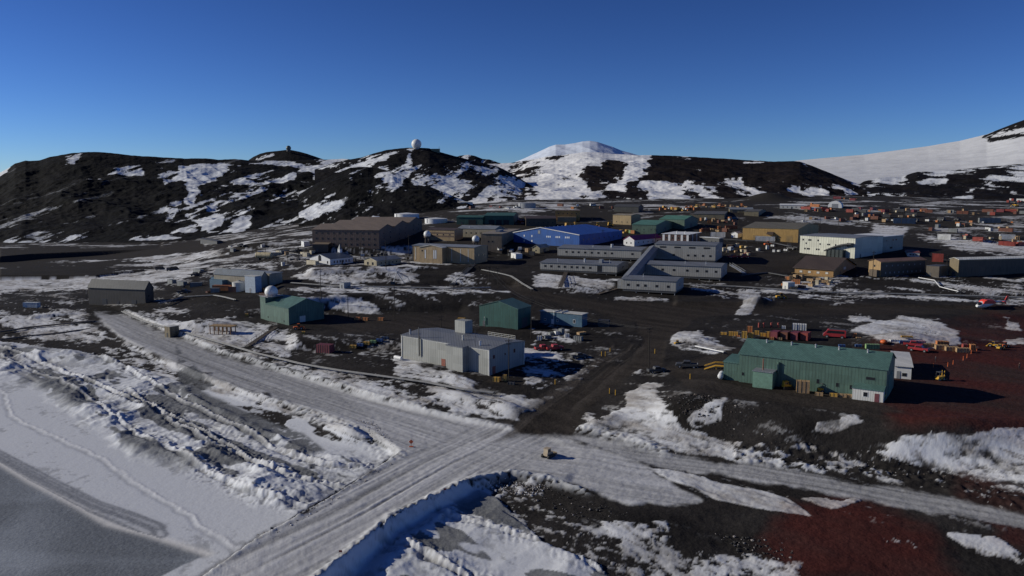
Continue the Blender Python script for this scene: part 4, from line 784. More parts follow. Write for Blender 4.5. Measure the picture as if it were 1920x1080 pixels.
# two radomes on short masts behind
for (px, py, rr, lb) in ((801, 439, 6.6, 'left ball radome, white, on a lattice stand behind the tan gabled offices'), (892, 448, 6.8, 'right ball radome, white, above the tan gabled offices beside the tan cube')):
    a = P(px, 482 if px < 850 else 484); Yd = a[1]; x, z = at_y(px, py, Yd); R = rr * Yd / F
    e = empty('ball_radome', (x, Yd, a[2])); MB().dome((0, 0, z - a[2]), R, -.85).build('dome', PANEL, e); b = MB(); hh = z - a[2] - R * .8
    for sx in (-1, 1):
        for sy in (-1, 1): b.tube((sx * R * .8, sy * R * .8, -1), (sx * R * .5, sy * R * .5, hh), .14, n=5)
        b.tube((sx * R * .8, -R * .8, 0), (-sx * R * .5, -R * .5, hh), .1, n=5); b.tube((sx * R * .8, R * .8, 0), (-sx * R * .5, R * .5, hh), .1, n=5)
    b.tube((0, 0, hh - .3), (0, 0, hh + .4), R * .95, n=16); b.build('stand', simple('brown_steel', (.08, .06, .05), .7), e); tag(e, lb, 'radome')
# three brown dormitories side by side
q0 = [(586, 466), (711, 471)]
wtop = None
r = None
for k in range(3):
    lb = ['brown three storey dormitory nearest the camera, its front lit by the sun', 'middle brown dormitory roof behind the sunlit three storey block', 'rearmost brown dormitory with its gable end near the white tanks'][k]
    if k == 0:
        r = bld('dormitory', lb, (586, 465), (711, 470), 741, h=38, rise=9, axis='long', wall=BROWN, roof=TANR, over=.3, cat='dormitory', group='brown dormitories in a row', stilt=1.0)
        base = r
        for st_, zz in enumerate((.24, .52, .80)): windows(r.root, r.front, row(1, r.L - 1, 11, r.H * zz + .5, 1.1, 1.3))
    else:
        e = bpy.data.objects.new('dormitory', None); COL.objects.link(e); off = base.D * k + .05 * k
        e.location = (base.A[0] + base.n[0] * off, base.A[1] + base.n[1] * off, base.z + 1.1 * k); e.rotation_euler = base.root.rotation_euler
        for ch in base.root.children:
            if ch.name.startswith(('wall', 'roof', 'stilts')): c = ch.copy(); COL.objects.link(c); c.parent = e
        tag(e, lb, 'dormitory', 'brown dormitories in a row')
    rt_ = base.root if k == 0 else e
    windows(rt_, base.end, [(base.D * q, base.H * z, 1, 1.2) for q in (.3, .7) for z in (.3, .55, .82)])
r = bld('utility_shed', 'small dark brown shed in front of the left end of the brown dormitories', (586, 473), (615, 474), 629, h=15, rise=2, axis='long', wall=DBR, roof=TANR, over=.3, cat='shed'); door(r, r.front, r.L * .3, 1.4, 2.2, DGREY)
# tan cube
r = bld('tower_block', 'plain tan cube building left of the blue building', (902, 468), (941, 476), 975, h=37, axis='flat', wall=siding('buff_ribbed_wall', (.27, .205, .135), .9), roof=siding('buff_roof', (.30, .25, .18), 1.2), over=.25)
windows(r.root, r.front, [(r.L * .35, r.H * .62, .8, 1.0), (r.L * .55, r.H * .62, .8, 1.0)]); windows(r.root, r.end, [(r.D * .3, r.H * .6, .7, .9), (r.D * .7, r.H * .3, .7, .9)]); door(r, r.end, 2, 1, 2, DGREY)
MB().box(r.L * .4, r.D * .3, r.H + .2, r.L * .6, r.D * .5, r.H + 1.4).build('roof_unit', GREY, r.root)
# row behind
r = bld('bunkhouse', 'long beige low building with grey roof behind the ball radomes', (858, 444), (928, 446), 945, h=16, rise=5, axis='long', wall=BEIGE, roof=GROOF, over=.3); windows(r.root, r.front, row(1, r.L - 1, 7, r.H * .5, 1, 1)); stack(r, r.L * .3, 2, r.H, 1.5, .3)
r = bld('canteen', 'tan and brown striped building right of the dormitory gable ends', (800, 450), (852, 452), 868, h=20, rise=3, axis='long', wall=TAN, roof=BRR, over=.3)
MB().box(.5, -.08, r.H * .35, r.L - .5, -.003, r.H * .5).build('brown_band', BROWN, r.root); MB().box(.5, -.08, r.H * .65, r.L - .5, -.003, r.H * .78).build('brown_band', BROWN, r.root); windows(r.root, r.front, row(1, r.L - 1, 4, r.H * .57, 1, .8))
r = bld('workshop', 'left dark green workshop with big doors in the upper row', (856, 421), (905, 422), 915, h=14, rise=3, axis='long', wall=siding('forest_green_wall', (.04, .10, .075), .9), roof=siding('forest_green_roof', (.045, .12, .09), .9), group='green workshops in the upper row'); door(r, r.front, r.L * .6, 6, 4, BLACK, 0, False, 'garage_door'); door(r, r.front, r.L * .2, 1.2, 2.2, DGREY)
r = bld('workshop', 'right dark green workshop with a stepped roof in the upper row', (908, 421), (963, 422), 972, h=17, rise=4, axis='long', wall=MATS['forest_green_wall'], roof=MATS['forest_green_roof'], group='green workshops in the upper row')
for q in (.25, .5, .75): door(r, r.front, r.L * q, 4.5, 4, BLACK, 0, False, 'garage_door')
r = bld('storehouse', 'dark brown storehouse left of the yellow tan two level building', (986, 424), (1043, 425), 1057, h=15, rise=4, axis='long', wall=siding('umber_wall', (.10, .075, .05), .9), roof=BRR); windows(r.root, r.front, row(1, r.L - 1, 6, r.H * .5, .9, .9))
r = bld('depot', 'yellow tan two level building beside the dark brown storehouse', (1041, 413), (1087, 414), 1112, h=19, axis='flat', wall=OCHRE, roof=TANR); MB().box(2, -7, -3, r.L - 3, -.01, r.H * .4).build('lower_block', TAN, r.root); windows(r.root, r.front, row(1, r.L - 1, 5, r.H * .7, .9, .9))
r = bld('pump_house', 'tan block building on a bank left of the green sheds', (1149, 420), (1183, 422), 1201, h=18, rise=2, axis='long', wall=siding('sand_wall', (.36, .26, .13), .8), roof=siding('sand_roof', (.30, .26, .19), 1)); windows(r.root, r.front, row(1, r.L - 1, 3, r.H * .3, .8, .8)); door(r, r.end, 2, 1.4, 2.4, DGREY)
r = bld('green_shed', 'front sage green shed with a gabled roof', (1185, 438), (1230, 440), 1263, h=18, rise=6, axis='long', wall=SAGE, roof=SAGER, cat='shed', group='sage green sheds'); door(r, r.end, r.D * .5, 4, 4, DGREY, 0, False, 'garage_door'); windows(r.root, r.front, row(1, r.L - 1, 3, r.H * .5, .7, .7))
r = bld('green_shed', 'rear sage green shed, larger and higher, right of the front one', (1236, 427), (1283, 430), 1308, h=18, rise=6, axis='long', wall=SAGE, roof=SAGER, cat='shed', group='sage green sheds'); door(r, r.end, r.D * .5, 4, 4, DGREY, 0, False, 'garage_door'); windows(r.root, r.front, row(1, r.L - 1, 3, r.H * .5, .7, .7))
r = bld('store_barn', 'charcoal barn at the foot of the long hill', (1151, 397), (1197, 399), 1206, h=11, rise=4, axis='long', wall=siding('charcoal_wall', (.045, .045, .042), 1), roof=DGREY, cat='barn'); door(r, r.end, r.D * .5, 4, 3, BLACK, 0, False, 'garage_door')
r = bld('khaki_shed', 'long khaki shed left of the small white cabin', (1299, 409), (1358, 411), 1368, h=9, rise=3, axis='long', wall=siding('khaki_wall', (.20, .17, .11), 1), roof=siding('khaki_roof', (.13, .12, .095), 1), cat='shed'); door(r, r.end, 4, 3, 3, DGREY, 0, False, 'garage_door')
r = bld('khaki_shed', 'short khaki shed right of the small white cabin', (1395, 404), (1422, 406), 1436, h=9, rise=3, axis='long', wall=MATS['khaki_wall'], roof=MATS['khaki_roof'], cat='shed'); door(r, r.end, 4, 3, 3, DGREY, 0, False, 'garage_door')
r = bld('long_shed', 'low grey tan shed behind the small white cabin', (1368, 399), (1412, 400), 1420, h=7, rise=3, axis='long', wall=MATS['khaki_wall'], roof=GROOF, cat='shed'); door(r, r.front, 4, 3, 2.5, DGREY, 0, False, 'garage_door')
r = bld('site_hut', 'long white hut below the dark gravel cone', (1462, 391), (1507, 392), 1512, h=7, rise=2, axis='long', wall=OFFW, roof=WHITE, cat='hut'); windows(r.root, r.front, row(1, r.L - 1, 5, r.H * .5, 1, .8)); door(r, r.front, r.L * .5, 1, 2, DGREY)
# blue building
r = bld('gymnasium', 'big royal blue building with a low gable and white roof edge', (963, 454), (1086, 465), 1166, h=24, rise=11, axis='depth', wall=BLUE, roof=BLUER, over=.3, ridge_at=.42)
L_, D_, H_, R_ = r.L, r.D, r.H, r.R
b = MB(); m = L_ * .42
b.prism([(-.3, H_ - .15), (m, H_ + R_ + .1), (m, H_ + R_ + .5), (-.3, H_ + .35)], -.5, -.32); b.prism([(m, H_ + R_ + .1), (L_ + .3, H_ - .15), (L_ + .3, H_ + .35), (m, H_ + R_ + .5)], -.5, -.32); b.build('roof_edge', WHITE, r.root)
windows(r.root, r.front, [(L_ * q, H_ * z, .9, 1.2) for q in (.17, .29) for z in (.38, .78)] + [(L_ * q, H_ * .78, .75, 1.1) for q in (.52, .545, .57, .66, .685, .71, .80, .825, .85)], [WGLASS, WGLASS]); windows(r.root, r.front, [(L_ * .40, H_ * 1.12, 1.8, 2.2)], [DGREY, GREY])
for i in range(14): stack(r, L_ * (.30 + .02 * (i % 7)), D_ * (.08 + .065 * i), H_ + R_ * .75, 1.2, .14, STEEL, 'roof_vent', False)
windows(r.root, r.end, row(2, D_ - 2, 8, H_ * .6, .9, .9))
r = bld('entrance_lodge', 'small cream gabled lodge at the foot of the blue building', (998, 474), (1012, 475), 1030, h=10, rise=5, axis='depth', wall=siding('straw_wall', (.36, .31, .19), 1), roof=siding('straw_roof', (.40, .36, .28), 1), cat='lodge'); door(r, r.end, r.D * .5, 3, 2.4, DGREY)
windows(r.root, r.front, [(r.L * .5, r.H * .5, .8, .8)])
# white and maroon house, striped brown house
r = bld('red_roofed_house', 'white gabled house with a maroon roof behind the grey laboratory', (1169, 460), (1189, 462), 1240, h=12, rise=7, axis='depth', wall=WHITE, roof=MAR, cat='house'); windows(r.root, r.front, [(r.L * .3, r.H * .5, .8, 1), (r.L * .7, r.H * .5, .8, 1)]); windows(r.root, r.end, row(2, r.D - 2, 5, r.H * .55, .8, .9))
r = bld('striped_house', 'brown house with upright white panels right of the maroon roof', (1241, 457), (1292, 460), 1314, h=20, axis='flat', wall=siding('chocolate_wall', (.10, .05, .04), 1), roof=WHITE, cat='house', over=.5)
for q in (.06, .27, .50, .73, .94): MB().box(r.L * q - .7, -.12, -1, r.L * q + .7, -.003, r.H - .1).build('white_panel', WHITE, r.root)
windows(r.root, r.front, [(r.L * q, r.H * .65, 1, 1.2) for q in (.17, .39, .61, .83)]); stack(r, r.L * .5, 3, r.H, 1.6, .3, WHITE); stack(r, r.L * .8, 3, r.H, 1.6, .3, WHITE)
for q in (.25, .6): MB().box(r.L + .003, r.D * q, -1, r.L + .12, r.D * q + 1.2, r.H - .1).build('white_panel', WHITE, r.root)
r = bld('low_block', 'dark block with a bright white flat roof right of the striped house', (1313, 459), (1348, 463), 1356, h=16, axis='flat', wall=DGREY, roof=WHITE, over=.5); door(r, r.front, r.L * .3, 1, 2.1, GREY); windows(r.root, r.front, row(4, r.L - 1, 3, r.H * .6, .9, .9))
# ochre warehouse
r = bld('supply_warehouse', 'ochre yellow warehouse with a khaki roof behind the white trailers', (1392, 449), (1496, 455), 1534, h=25, rise=8, axis='long', wall=OCHRE, roof=siding('khaki_sheet_roof', (.17, .15, .10), 1), cat='warehouse', over=.3)
L_, D_, H_ = r.L, r.D, r.H
for q in (.25, .4, .62, .85): door(r, r.front, L_ * q, 4, 4, siding('ochre_door', (.30, .20, .08), .4), 0, False, 'garage_door')
MB().prismx([(-2.5, H_ * .55), (-.01, H_ * .55), (-.01, H_ * .75)], L_ * .45, L_ * .57).build('awning', BRR, r.root); windows(r.root, r.end, [(D_ * .5, H_ * .6, 1, 1)])
# cream two storey L building
r = bld('headquarters', 'cream two storey building with a curved glass entrance canopy', (1499, 474), (1602, 485), 1654, h=38, rise=1.5, axis='long', wall=CREAM, roof=siding('pale_grey_roof', (.20, .21, .23), 1.3), over=.3)
L_, D_, H_ = r.L, r.D, r.H
windows(r.root, r.front, [(L_ * q, H_ * .80, 1., 1.) for q in (.06, .17, .2, .34)] + [(L_ * q, H_ * .62, .9, .9) for q in (.12, .38, .52, .55, .66)] + [(L_ * q, H_ * .34, 1., 1.) for q in (.1, .15, .18, .32, .36, .5)] + [(L_ * (.87 + .03 * i), H_ * (.72 - .12 * j), .8, .9) for i in range(4) for j in range(2)])
cv = [(t, H_ * (.34 + .42 * math.sin(math.pi * .5 * t)) ) for t in np.linspace(0, 1, 8)]
b = MB(); x0, x1 = L_ * .50, L_ * .97
tp = [(x0 + (x1 - x0) * t, z) for t, z in cv]; b.prism(tp + [(x, z - .7) for x, z in tp[::-1]], -3.0, -.01); cp_ = b.build('entrance_canopy', DGREY, r.root)
b = MB()
for i in range(5): x = x0 + (x1 - x0) * (.1 + .15 * i); b.tube((x, -2.8, -1), (x, -2.8, H_ * .42), .15, n=6)
b.box(x0 + 1.5, -2.5, 0, x0 + (x1 - x0) * .72, -.02, H_ * .40); b.build('entrance_porch', simple('dark_entrance_glass', (.05, .06, .06), .3), cp_)
wg = MB().box(L_ * .35, D_ + .01, -3, L_ - .6, D_ + 27, H_ * .95).build('side_wing', siding('cream_shaded_wall', (.30, .30, .27), 1.5, .02), r.root); MB().box(L_ * .35 - .3, D_ + .4, H_ * .95 + .02, L_ - .2, D_ + 27.4, H_ * .95 + .3).build('roof', WHITE, wg)  # darker copy of the cream wall, the wing's shade put into its colour
windows(wg, ((L_ - .6, D_), (0, 1)), [(6, H_ * .75, 1, .8), (14, H_ * .75, 1.6, .8), (18, H_ * .75, 1.6, .8), (12, H_ * .35, 3, 1)])
door(r, r.end, D_ * .2, 1, 2.1, DGREY)
# wooden lodge
r = bld('timber_lodge', 'timber lodge with a steep dark brown roof and sunny eave wall', (1490, 512), (1562, 520), 1603, h=14, rise=18, axis='long', wall=siding('golden_timber_wall', (.38, .22, .08), .35, .02), roof=BRR, over=.9, cat='lodge')
windows(r.root, r.front, row(1, r.L - 1, 4, r.H * .5, 1.6, 1.2), [WOOD, OFFW]); windows(r.root, r.end, [(r.D * .5, r.H * .9, 4, 1.6)], [WOOD, OFFW]); door(r, r.end, r.D * .3, 1, 2.1, WOOD)
b = MB(); b.box(-1, -3.6, .2, r.L + 1, -.4, .4)
for i in range(8): b.tube((i * r.L / 7, -3.5, -1.5), (i * r.L / 7, -3.5, 1.4), .08, n=5)
b.tube((0, -3.5, 1.4), (r.L, -3.5, 1.4), .06, n=5); b.build('deck', TIMBER, r.root)
r = bld('hostel', 'two storey brown hostel with a golden end wall, right of the timber lodge', (1628, 515), (1650, 519), 1734, h=28, rise=4, axis='depth', wall=siding('golden_brown_wall', (.38, .24, .10), .8), roof=siding('red_brown_roof', (.26, .15, .10), .8), over=.5)
MB().box(r.L + .003, .4, -1, r.L + .1, r.D - .4, r.H * .93).build('shaded_side_sheet', DBR, r.root)  # dark brown sheet puts the shade of the long wall into its colour
windows(r.root, ((r.L + .1, 0), (0, 1)), row(2, r.D - 2, 9, r.H * .25, .9, 1.1) + row(2, r.D - 2, 7, r.H * .72, .8, .9), [DGREY, GREY]); windows(r.root, r.front, [(r.L * .5, r.H * .7, 1, 1.1), (r.L * .5, r.H * .3, 1, 1.1)])
b = MB().box(r.L * .3, -2, 0, r.L * .95, -.01, r.H * .45).build('porch', WOOD, r.root)
r = bld('generator_house', 'plain brown box between the hostel and the long brown hall', (1736, 517), (1760, 520), 1778, h=20, axis='flat', wall=siding('dull_brown_wall', (.10, .08, .06), .6), roof=DGREY, over=.1, cat='shed'); door(r, r.front, 2, 1, 2, DGREY)
r = bld('long_hall', 'long brown hall with a pale roof at the right edge', (1779, 516), (1796, 520), depth=62, h=33, rise=3, axis='depth', wall=siding('buff_brown_wall', (.20, .155, .09), .8), roof=siding('pale_roof', (.78, .77, .72), 1), over=.3, cat='hall')
MB().box(r.L + .003, .4, -1, r.L + .1, r.D - .4, r.H * .93).build('shaded_side_sheet', DBR, r.root); windows(r.root, ((r.L + .1, 0), (0, 1)), row(2, r.D - 2, 14, r.H * .4, 1, 3), [DGREY, DBR]); door(r, r.front, r.L * .5, 2, 2.4, DGREY)  # dark sheet over the hall's long side, shade given as colour
# grey laboratory: five wings on stilts and a sloping spine
A0 = P(1166, 546); B0 = P(1267, 554); u = np.array([B0[0] - A0[0], B0[1] - A0[1]]); u /= np.hypot(*u); n = np.array([-u[1], u[0]])
root = empty('laboratory', (A0[0], A0[1], A0[2]), math.atan2(u[1], u[0]))
tag(root, 'large grey ribbed laboratory of stepped wings on stilts joined by a sloping spine', 'laboratory')
def loc(px, py, zz=None):
    q = P(px, py); d = q[:2] - A0[:2]; return float(d @ u), float(d @ n), float(q[2] - A0[2])
def wing(pl, pr, hpx, dep, rise, wins, big=()):
    x0, y0, z0 = loc(*pl); x1, y1, z1 = loc(*pr); y = (y0 + y1) / 2; z = min(z0, z1); q = P(*pr); s_ = q[1] / F; h_ = hpx * s_; fl = z + 1.7
    top = z + h_ + 1.2
    b = MB().prismx([(0, fl), (dep, fl), (dep, top), (dep * .5, top + rise), (0, top)], x0, x1); wl = b.build('wing', GREYW, root); wl.location = (0, y, 0)
    b = MB().prismx([(-.4, top + .0), (dep * .5, top + rise + .03), (dep + .4, top + .0), (dep + .4, top + .2), (dep * .5, top + rise + .3), (-.4, top + .2)], x0 - .3, x1 + .3); b.build('roof', GREYR, wl)
    b = MB().box(x0 + .3, .25, fl - 1.0, x1 - .3, dep - .25, fl - .01); b.build('skirt', DGREY, wl)
    b = MB(); k = max(3, int((x1 - x0) / 5))
    for i in range(k + 1):
        for yy in (.6, dep - .6): b.tube((x0 + .6 + (x1 - x0 - 1.2) * i / k, yy, z - 3), (x0 + .6 + (x1 - x0 - 1.2) * i / k, yy, fl - .98), .16, n=6)
    b.build('stilts', STEEL, wl)
    windows(wl, ((x0, 0), (1, 0)), [(q_ * (x1 - x0), fl + (top - fl) * zz, w_, h2) for (q_, zz, w_, h2) in wins], [DGREY, GLASS])
    windows(wl, ((x1, 0), (0, 1)), [(dep * .5, fl + (top - fl) * .5, 1.2, 1.2)]) 
    return wl, x0, x1, y, top, fl
w1 = wing((1166, 546), (1267, 554), 21, 17, .7, [(q, .45, 1.3, 1.1) for q in (.12, .30, .44, .65, .86)])
w2 = wing((1011, 508), (1158, 517), 15, 22, .8, [(q, .52, 1.3, 1.1) for q in (.07, .15, .25, .33, .42, .49, .57, .66)] + [(.78, .45, 2.6, 3.0)])
w3 = wing((1196, 517), (1352, 527), 22, 20, .8, [(q, .55, 1.3, 1.1) for q in (.30, .44, .60, .72, .83, .94)])
w4 = wing((1041, 483), (1205, 489), 16, 24, 1., [(q, .52, 1.3, 1.1) for q in (.11, .19, .26, .34, .42, .50, .58, .66, .90)])
w5 = wing((1227, 489), (1341, 495), 30, 24, 1., [(q, .82, 3.6, .9) for q in (.14, .38, .62, .86)] + [(q, .3, 1.3, 1.1) for q in (.32, .56, .67, .80, .92)])
a = (w1[1] + 1.0, w1[3] + 5, w1[4] - .1); c = (w5[1] - 1.0, w5[3] + 3, w5[4] - 1.6)
dx, dy, dz_ = c[0] - a[0], c[1] - a[1], c[2] - a[2]; ln = math.hypot(dx, dy); px_, py_ = dy / ln * 2.7, -dx / ln * 2.7
b = MB(); vs = []
for (cx_, cy_, cz_) in (a, c):
    for (k, zz) in ((-1, -3.5), (1, -3.5), (1, 0), (0, .9), (-1, 0)): vs.append((cx_ + px_ * k, cy_ + py_ * k, cz_ + zz))
b.add(vs, [(0, 1, 2, 3, 4), (9, 8, 7, 6, 5), (0, 5, 6, 1), (1, 6, 7, 2), (2, 7, 8, 3), (3, 8, 9, 4), (4, 9, 5, 0)]); b.build('spine_corridor', GREYR, root)
for (w_, q, yq, hh, rr) in ((w2, .55, 5, 1.6, .45), (w2, .20, 4, 1.3, .12), (w2, .88, 4, 1.5, .12), (w4, .62, 7, 1.8, .8), (w4, .4, 6, .7, .3), (w1, .35, 5, 1.3, .14), (w3, .55, 5, 1.0, .14), (w3, .8, 5, 1.0, .14)):
    MB().tube((w_[1] + (w_[2] - w_[1]) * q, w_[3] + yq, w_[4]), (w_[1] + (w_[2] - w_[1]) * q, w_[3] + yq, w_[4] + .9 + hh), rr, n=10).build('vent_stack', STEEL, root)
MB().box(w2[1] + (w2[2] - w2[1]) * .74, w2[3] + 4, w2[4] + .4, w2[1] + (w2[2] - w2[1]) * .78, w2[3] + 7, w2[4] + 2.4).build('roof_unit', GREY, root)
MB().box(w1[1] - 2.2, w1[3] + .5, w1[5], w1[1] - .02, w1[3] + 5, w1[4] - .4).build('entrance_lobby', GREYW, root)
# sheds and small blocks
r = bld('gatehouse', 'narrow tan pump box straddling the shoreline pipeline', (309, 632), (319, 634), 329, h=21, axis='flat', wall=siding('tan_box_wall', (.21, .165, .10), 2), roof=OFFW, over=.15, cat='shed', rt=.1); door(r, r.front, r.L * .5, .8, 1.8, DGREY)
r = bld('instrument_hut', 'small white cube hut beside the road left of the grey laboratory', (958, 484), (967, 486), 970, h=10, axis='flat', wall=WHITE, roof=WHITE, over=.1, cat='hut', rt=.1); door(r, r.front, r.L * .5, .8, 1.8, GREY)
r = bld('instrument_hut', 'pale grey box hut by the pipe crossing right of the grey laboratory', (1467, 542), (1477, 544), 1480, h=14, axis='flat', wall=OFFW, roof=WHITE, over=.1, cat='hut', rt=.1); door(r, r.front, r.L * .5, .8, 1.8, GREY)
r = bld('valve_hut', 'small blue grey box on the upper pipeline left of the bent steel frame', (637, 541), (645, 542), 648, h=11, axis='flat', wall=GREY, roof=GREY, over=.1, cat='hut', rt=.1); door(r, r.front, r.L * .5, .8, 1.8, DGREY)
r = bld('fuel_shed', 'dark low shed at the foot of the left hill', (376, 457), (407, 458), 418, h=10, rise=1.5, axis='long', wall=DGREY, roof=DGREY, cat='shed'); door(r, r.front, 2, 1, 2, GREY)
r = bld('white_booth', 'tiny white booth left of the brown dormitories', (565, 462), (570, 463), 572, h=10, axis='flat', wall=WHITE, roof=WHITE, over=.1, cat='booth', rt=.1); door(r, r.front, r.L * .5, .7, 1.8, GREY)
# white arched shelter
a = P(1552, 390); c = P(1577, 391); u_ = np.array([c[0] - a[0], c[1] - a[1]]); Lw = np.hypot(*u_); e = empty('arched_shelter', (a[0], a[1], a[2]), math.atan2(u_[1], u_[0]) + .25)
hh = 13 * a[1] / F; pl = [(Lw / 2 - Lw / 2 * math.cos(t), hh * math.sin(t) ** .7) for t in np.linspace(0, math.pi, 15)]
WC = simple('white_canvas', (.74, .74, .72), .7, 0, .08)
MB().prism([(x, z) for x, z in pl], 0, 22).build('canvas_shell', WC, e); b = MB(); b.box(Lw * .28, -.1, 0, Lw * .72, .05, hh * .6); b.build('door', GREY, e); tag(e, 'white arched canvas shelter in the upper yard', 'shelter')
# tanks
def tank(px, py, wpx, hpx, label, mat=WHITE, grp='fuel tanks on the slopes'):
    a = P(px, py); s_ = a[1] / F; R = wpx / 2 * s_; h_ = hpx * s_; e = empty('fuel_tank', (a[0], a[1] + R * .3, a[2]))
    b = MB().tube((0, 0, -2), (0, 0, h_), R, n=36); b.tube((0, 0, h_ * .5), (0, 0, h_ * .5 + .15), R + .05, n=36); b.build('shell', mat, e)
    MB().tube((0, 0, h_), (0, 0, h_ + R * .09), R * 1.01, .3, n=36).build('roof', mat, e)
    b = MB(); b.box(-R * .75, -R * .72, 0, -R * .75 + .5, -R * .66, h_); b.build('ladder', GREY, e); tag(e, label, 'tank', grp)
tank(762, 412, 46, 11, 'pale round fuel tank on the slope right above the dormitory roofs')
tank(745, 419, 44, 6, 'white round tank mostly hidden behind the dormitory roof ridge')
tank(817, 418, 42, 8, 'white round tank at the foot of the radome hill'); tank(868, 388, 36, 9, 'cream round tank high on the dark slope', OFFW); tank(988, 390, 33, 9, 'grey blue round tank on the snow below the saddle', GREY)
a = P(496, 486); e = empty('horizontal_tank', (a[0], a[1], a[2]), -.25); Rr = 1.9
MB().tube((-5, 0, 2.4), (5, 0, 2.4), Rr, n=20).ell((-5, 0, 2.4), .8, Rr, Rr).ell((5, 0, 2.4), .8, Rr, Rr).build('shell', siding('cream_tank', (.56, .47, .28), 3), e); b = MB()
for x in (-3.4, 3.4): b.box(x - .3, -1.5, -1, x + .3, 1.5, 1.4)
b.build('saddles', DGREY, e); tag(e, 'long cream cylinder tank lying level near the water plant', 'tank')
# radome on the hill top, its green hut, and the dark dome on the cone
def on_hill(px, py, Yd): return at_y(px, py, Yd)
Yd = 1195; x, z = at_y(781, 279, Yd); R = 9.2 * Yd / F; e = empty('hilltop_radome', (x, Yd, z)); MB().dome((0, 0, R * .93), R, -.9, 36, 22).build('dome', PANEL, e); MB().tube((0, 0, -4), (0, 0, R * .12), R * .6, n=24).build('base', GREY, e); tag(e, 'large white radome on the summit of the dark central hill', 'radome')
x, z = at_y(817, 283, Yd); e = empty('summit_hut', (x, Yd, z)); MB().box(-6, -4, -4, 6, 4, 2.6).build('wall', SAGE, e); MB().box(-6.3, -4.3, 2.63, 6.3, 4.3, 3).build('roof', SAGER, e); MB().tube((5, 0, 3), (5, 0, 6.5), .25, n=5).build('mast', DGREY, e); tag(e, 'small green hut beside the large hilltop radome', 'hut')
Yd = 1580; x, z = at_y(541, 280, Yd); R = 4.6 * Yd / F; e = empty('summit_dome', (x, Yd, z)); MB().dome((0, 0, R * .5), R, -.6).build('dome', simple('grey_green_dome', (.10, .13, .13), .5), e); MB().tube((0, 0, -4), (0, 0, 1), R * .8, n=16).build('base', DGREY, e); tag(e, 'small dark dome on top of the left black cone', 'dome')
# ---------------------------------------------------------------- yard things
REG = []   # (object, label, photo x)
def reg(o, label, cat, px, group=None): tag(o, label, cat, group); REG.append((o, label, px))
CM = {}
PAL = {'yellow': (.52, .30, .05), 'orange': (.46, .16, .05), 'red': (.30, .055, .04), 'maroon': (.20, .04, .05), 'rust brown': (.17, .06, .035), 'white': (.66, .66, .64), 'grey': (.20, .21, .21), 'blue': (.04, .10, .26),
       'pink': (.58, .30, .32), 'tan': (.36, .24, .13), 'green': (.22, .36, .15), 'dark grey': (.05, .05, .055), 'cream': (.50, .44, .32), 'dark blue': (.03, .06, .12)}
def cmat(c, rib=False):
    k = ('rib' if rib else 'plain', c)
    if k not in CM: CM[k] = siding(c.replace(' ', '_') + '_corrugated', PAL[c], .28, .04, dirt=.3) if rib else simple(c.replace(' ', '_') + '_coat', PAL[c], .65, 0, .25, .8)
    return CM[k]
_proto = {}
def container(c, L=6.1, Wd=2.4, H=2.6):
    """shipping container: body with rails, door leaf pair with bars"""
    k = ('con', c, round(L, 1), round(H, 1))
    if k not in _proto:
        b = MB(); b.box(.06, .06, .12, L - .06, Wd - .06, H - .06); body = b.mesh('body', cmat(c, True))
        b = MB()
        for x in (0, L - .12):
            for y in (0, Wd - .12): b.box(x, y, 0, x + .12, y + .12, H)
        for y in (0, Wd - .12): b.box(.12, y, H - .12, L - .12, y + .12, H - .002); b.box(.12, y, 0.01, L - .12, y + .12, .12)
        fr = b.mesh('frame', cmat(c)); b = MB()
        for y in (.2, Wd * .5 + .04): b.box(L - .058, y, .2, L - .02, y + Wd * .5 - .25, H - .2)
        for y in (.5, .95, Wd - .95, Wd - .5): b.tube((L + .01, y, .2), (L + .01, y, H - .2), .025, n=5)
        _proto[k] = [('body', body), ('frame', fr), ('door', b.mesh('door', cmat(c)))]
    return _proto[k]
def place(name, parts, loc, rz, s=1.):
    e = empty(name, loc, rz); e.scale = (s, s, s)
    for nm, me in parts:
        o = bpy.data.objects.new(nm, me); COL.objects.link(o); o.parent = e
    return e
def at_rot(px, py, rz, Lc): q = P(px, py); return q
def put_container(px, py, c, label, wpx=None, ang=-.75, grp='shipping containers in the yards', H=2.6, L=None):
    q = P(px, py); s_ = q[1] / F
    L = L or (max(2.4, min(16, wpx * s_ / max(.5, math.cos(ang)))) if wpx else 6.1)
    L = round(L * 2) / 2
    e = place('shipping_container', container(c, L, 2.4, H), (q[0], q[1], q[2] - .05), ang); reg(e, label, 'container', px, grp); return e
def crate_mesh(c, w_, d_, h_):
    k = ('crate', c, round(w_, 1), round(d_, 1), round(h_, 1))
    if k not in _proto:
        w_, d_, h_ = k[2:]; b = MB(); b.box(.04, .04, .12, w_ - .04, d_ - .04, h_ - .03); body = b.mesh('box', cmat(c)); b = MB(); n_ = max(2, int(w_ / .8))
        for i in range(n_ + 1):
            x = i * (w_ - .1) / n_
            b.box(x, -.02, .1, x + .1, .038, h_); b.box(x, d_ - .038, .1, x + .1, d_ + .02, h_); b.box(x, .04, h_ - .028, x + .1, d_ - .04, h_ + .01)
        for y in (0, d_ * .45, d_ - .12): b.box(0, y, 0, w_, y + .12, .11)
        _proto[k] = [('box', body), ('battens', b.mesh('battens', TIMBER if c in ('yellow', 'tan', 'orange', 'cream') else DGREY))]
    return _proto[k]
def put_crate(px, py, c, label, w_=1.6, d_=1.2, h_=1.2, ang=-.7, noun='crate', grp=None, dz=0.):
    q = P(px, py); e = place(noun.replace(' ', '_'), crate_mesh(c, w_, d_, h_), (q[0], q[1], q[2] - .03 + dz), ang); reg(e, label, noun, px, grp); return e
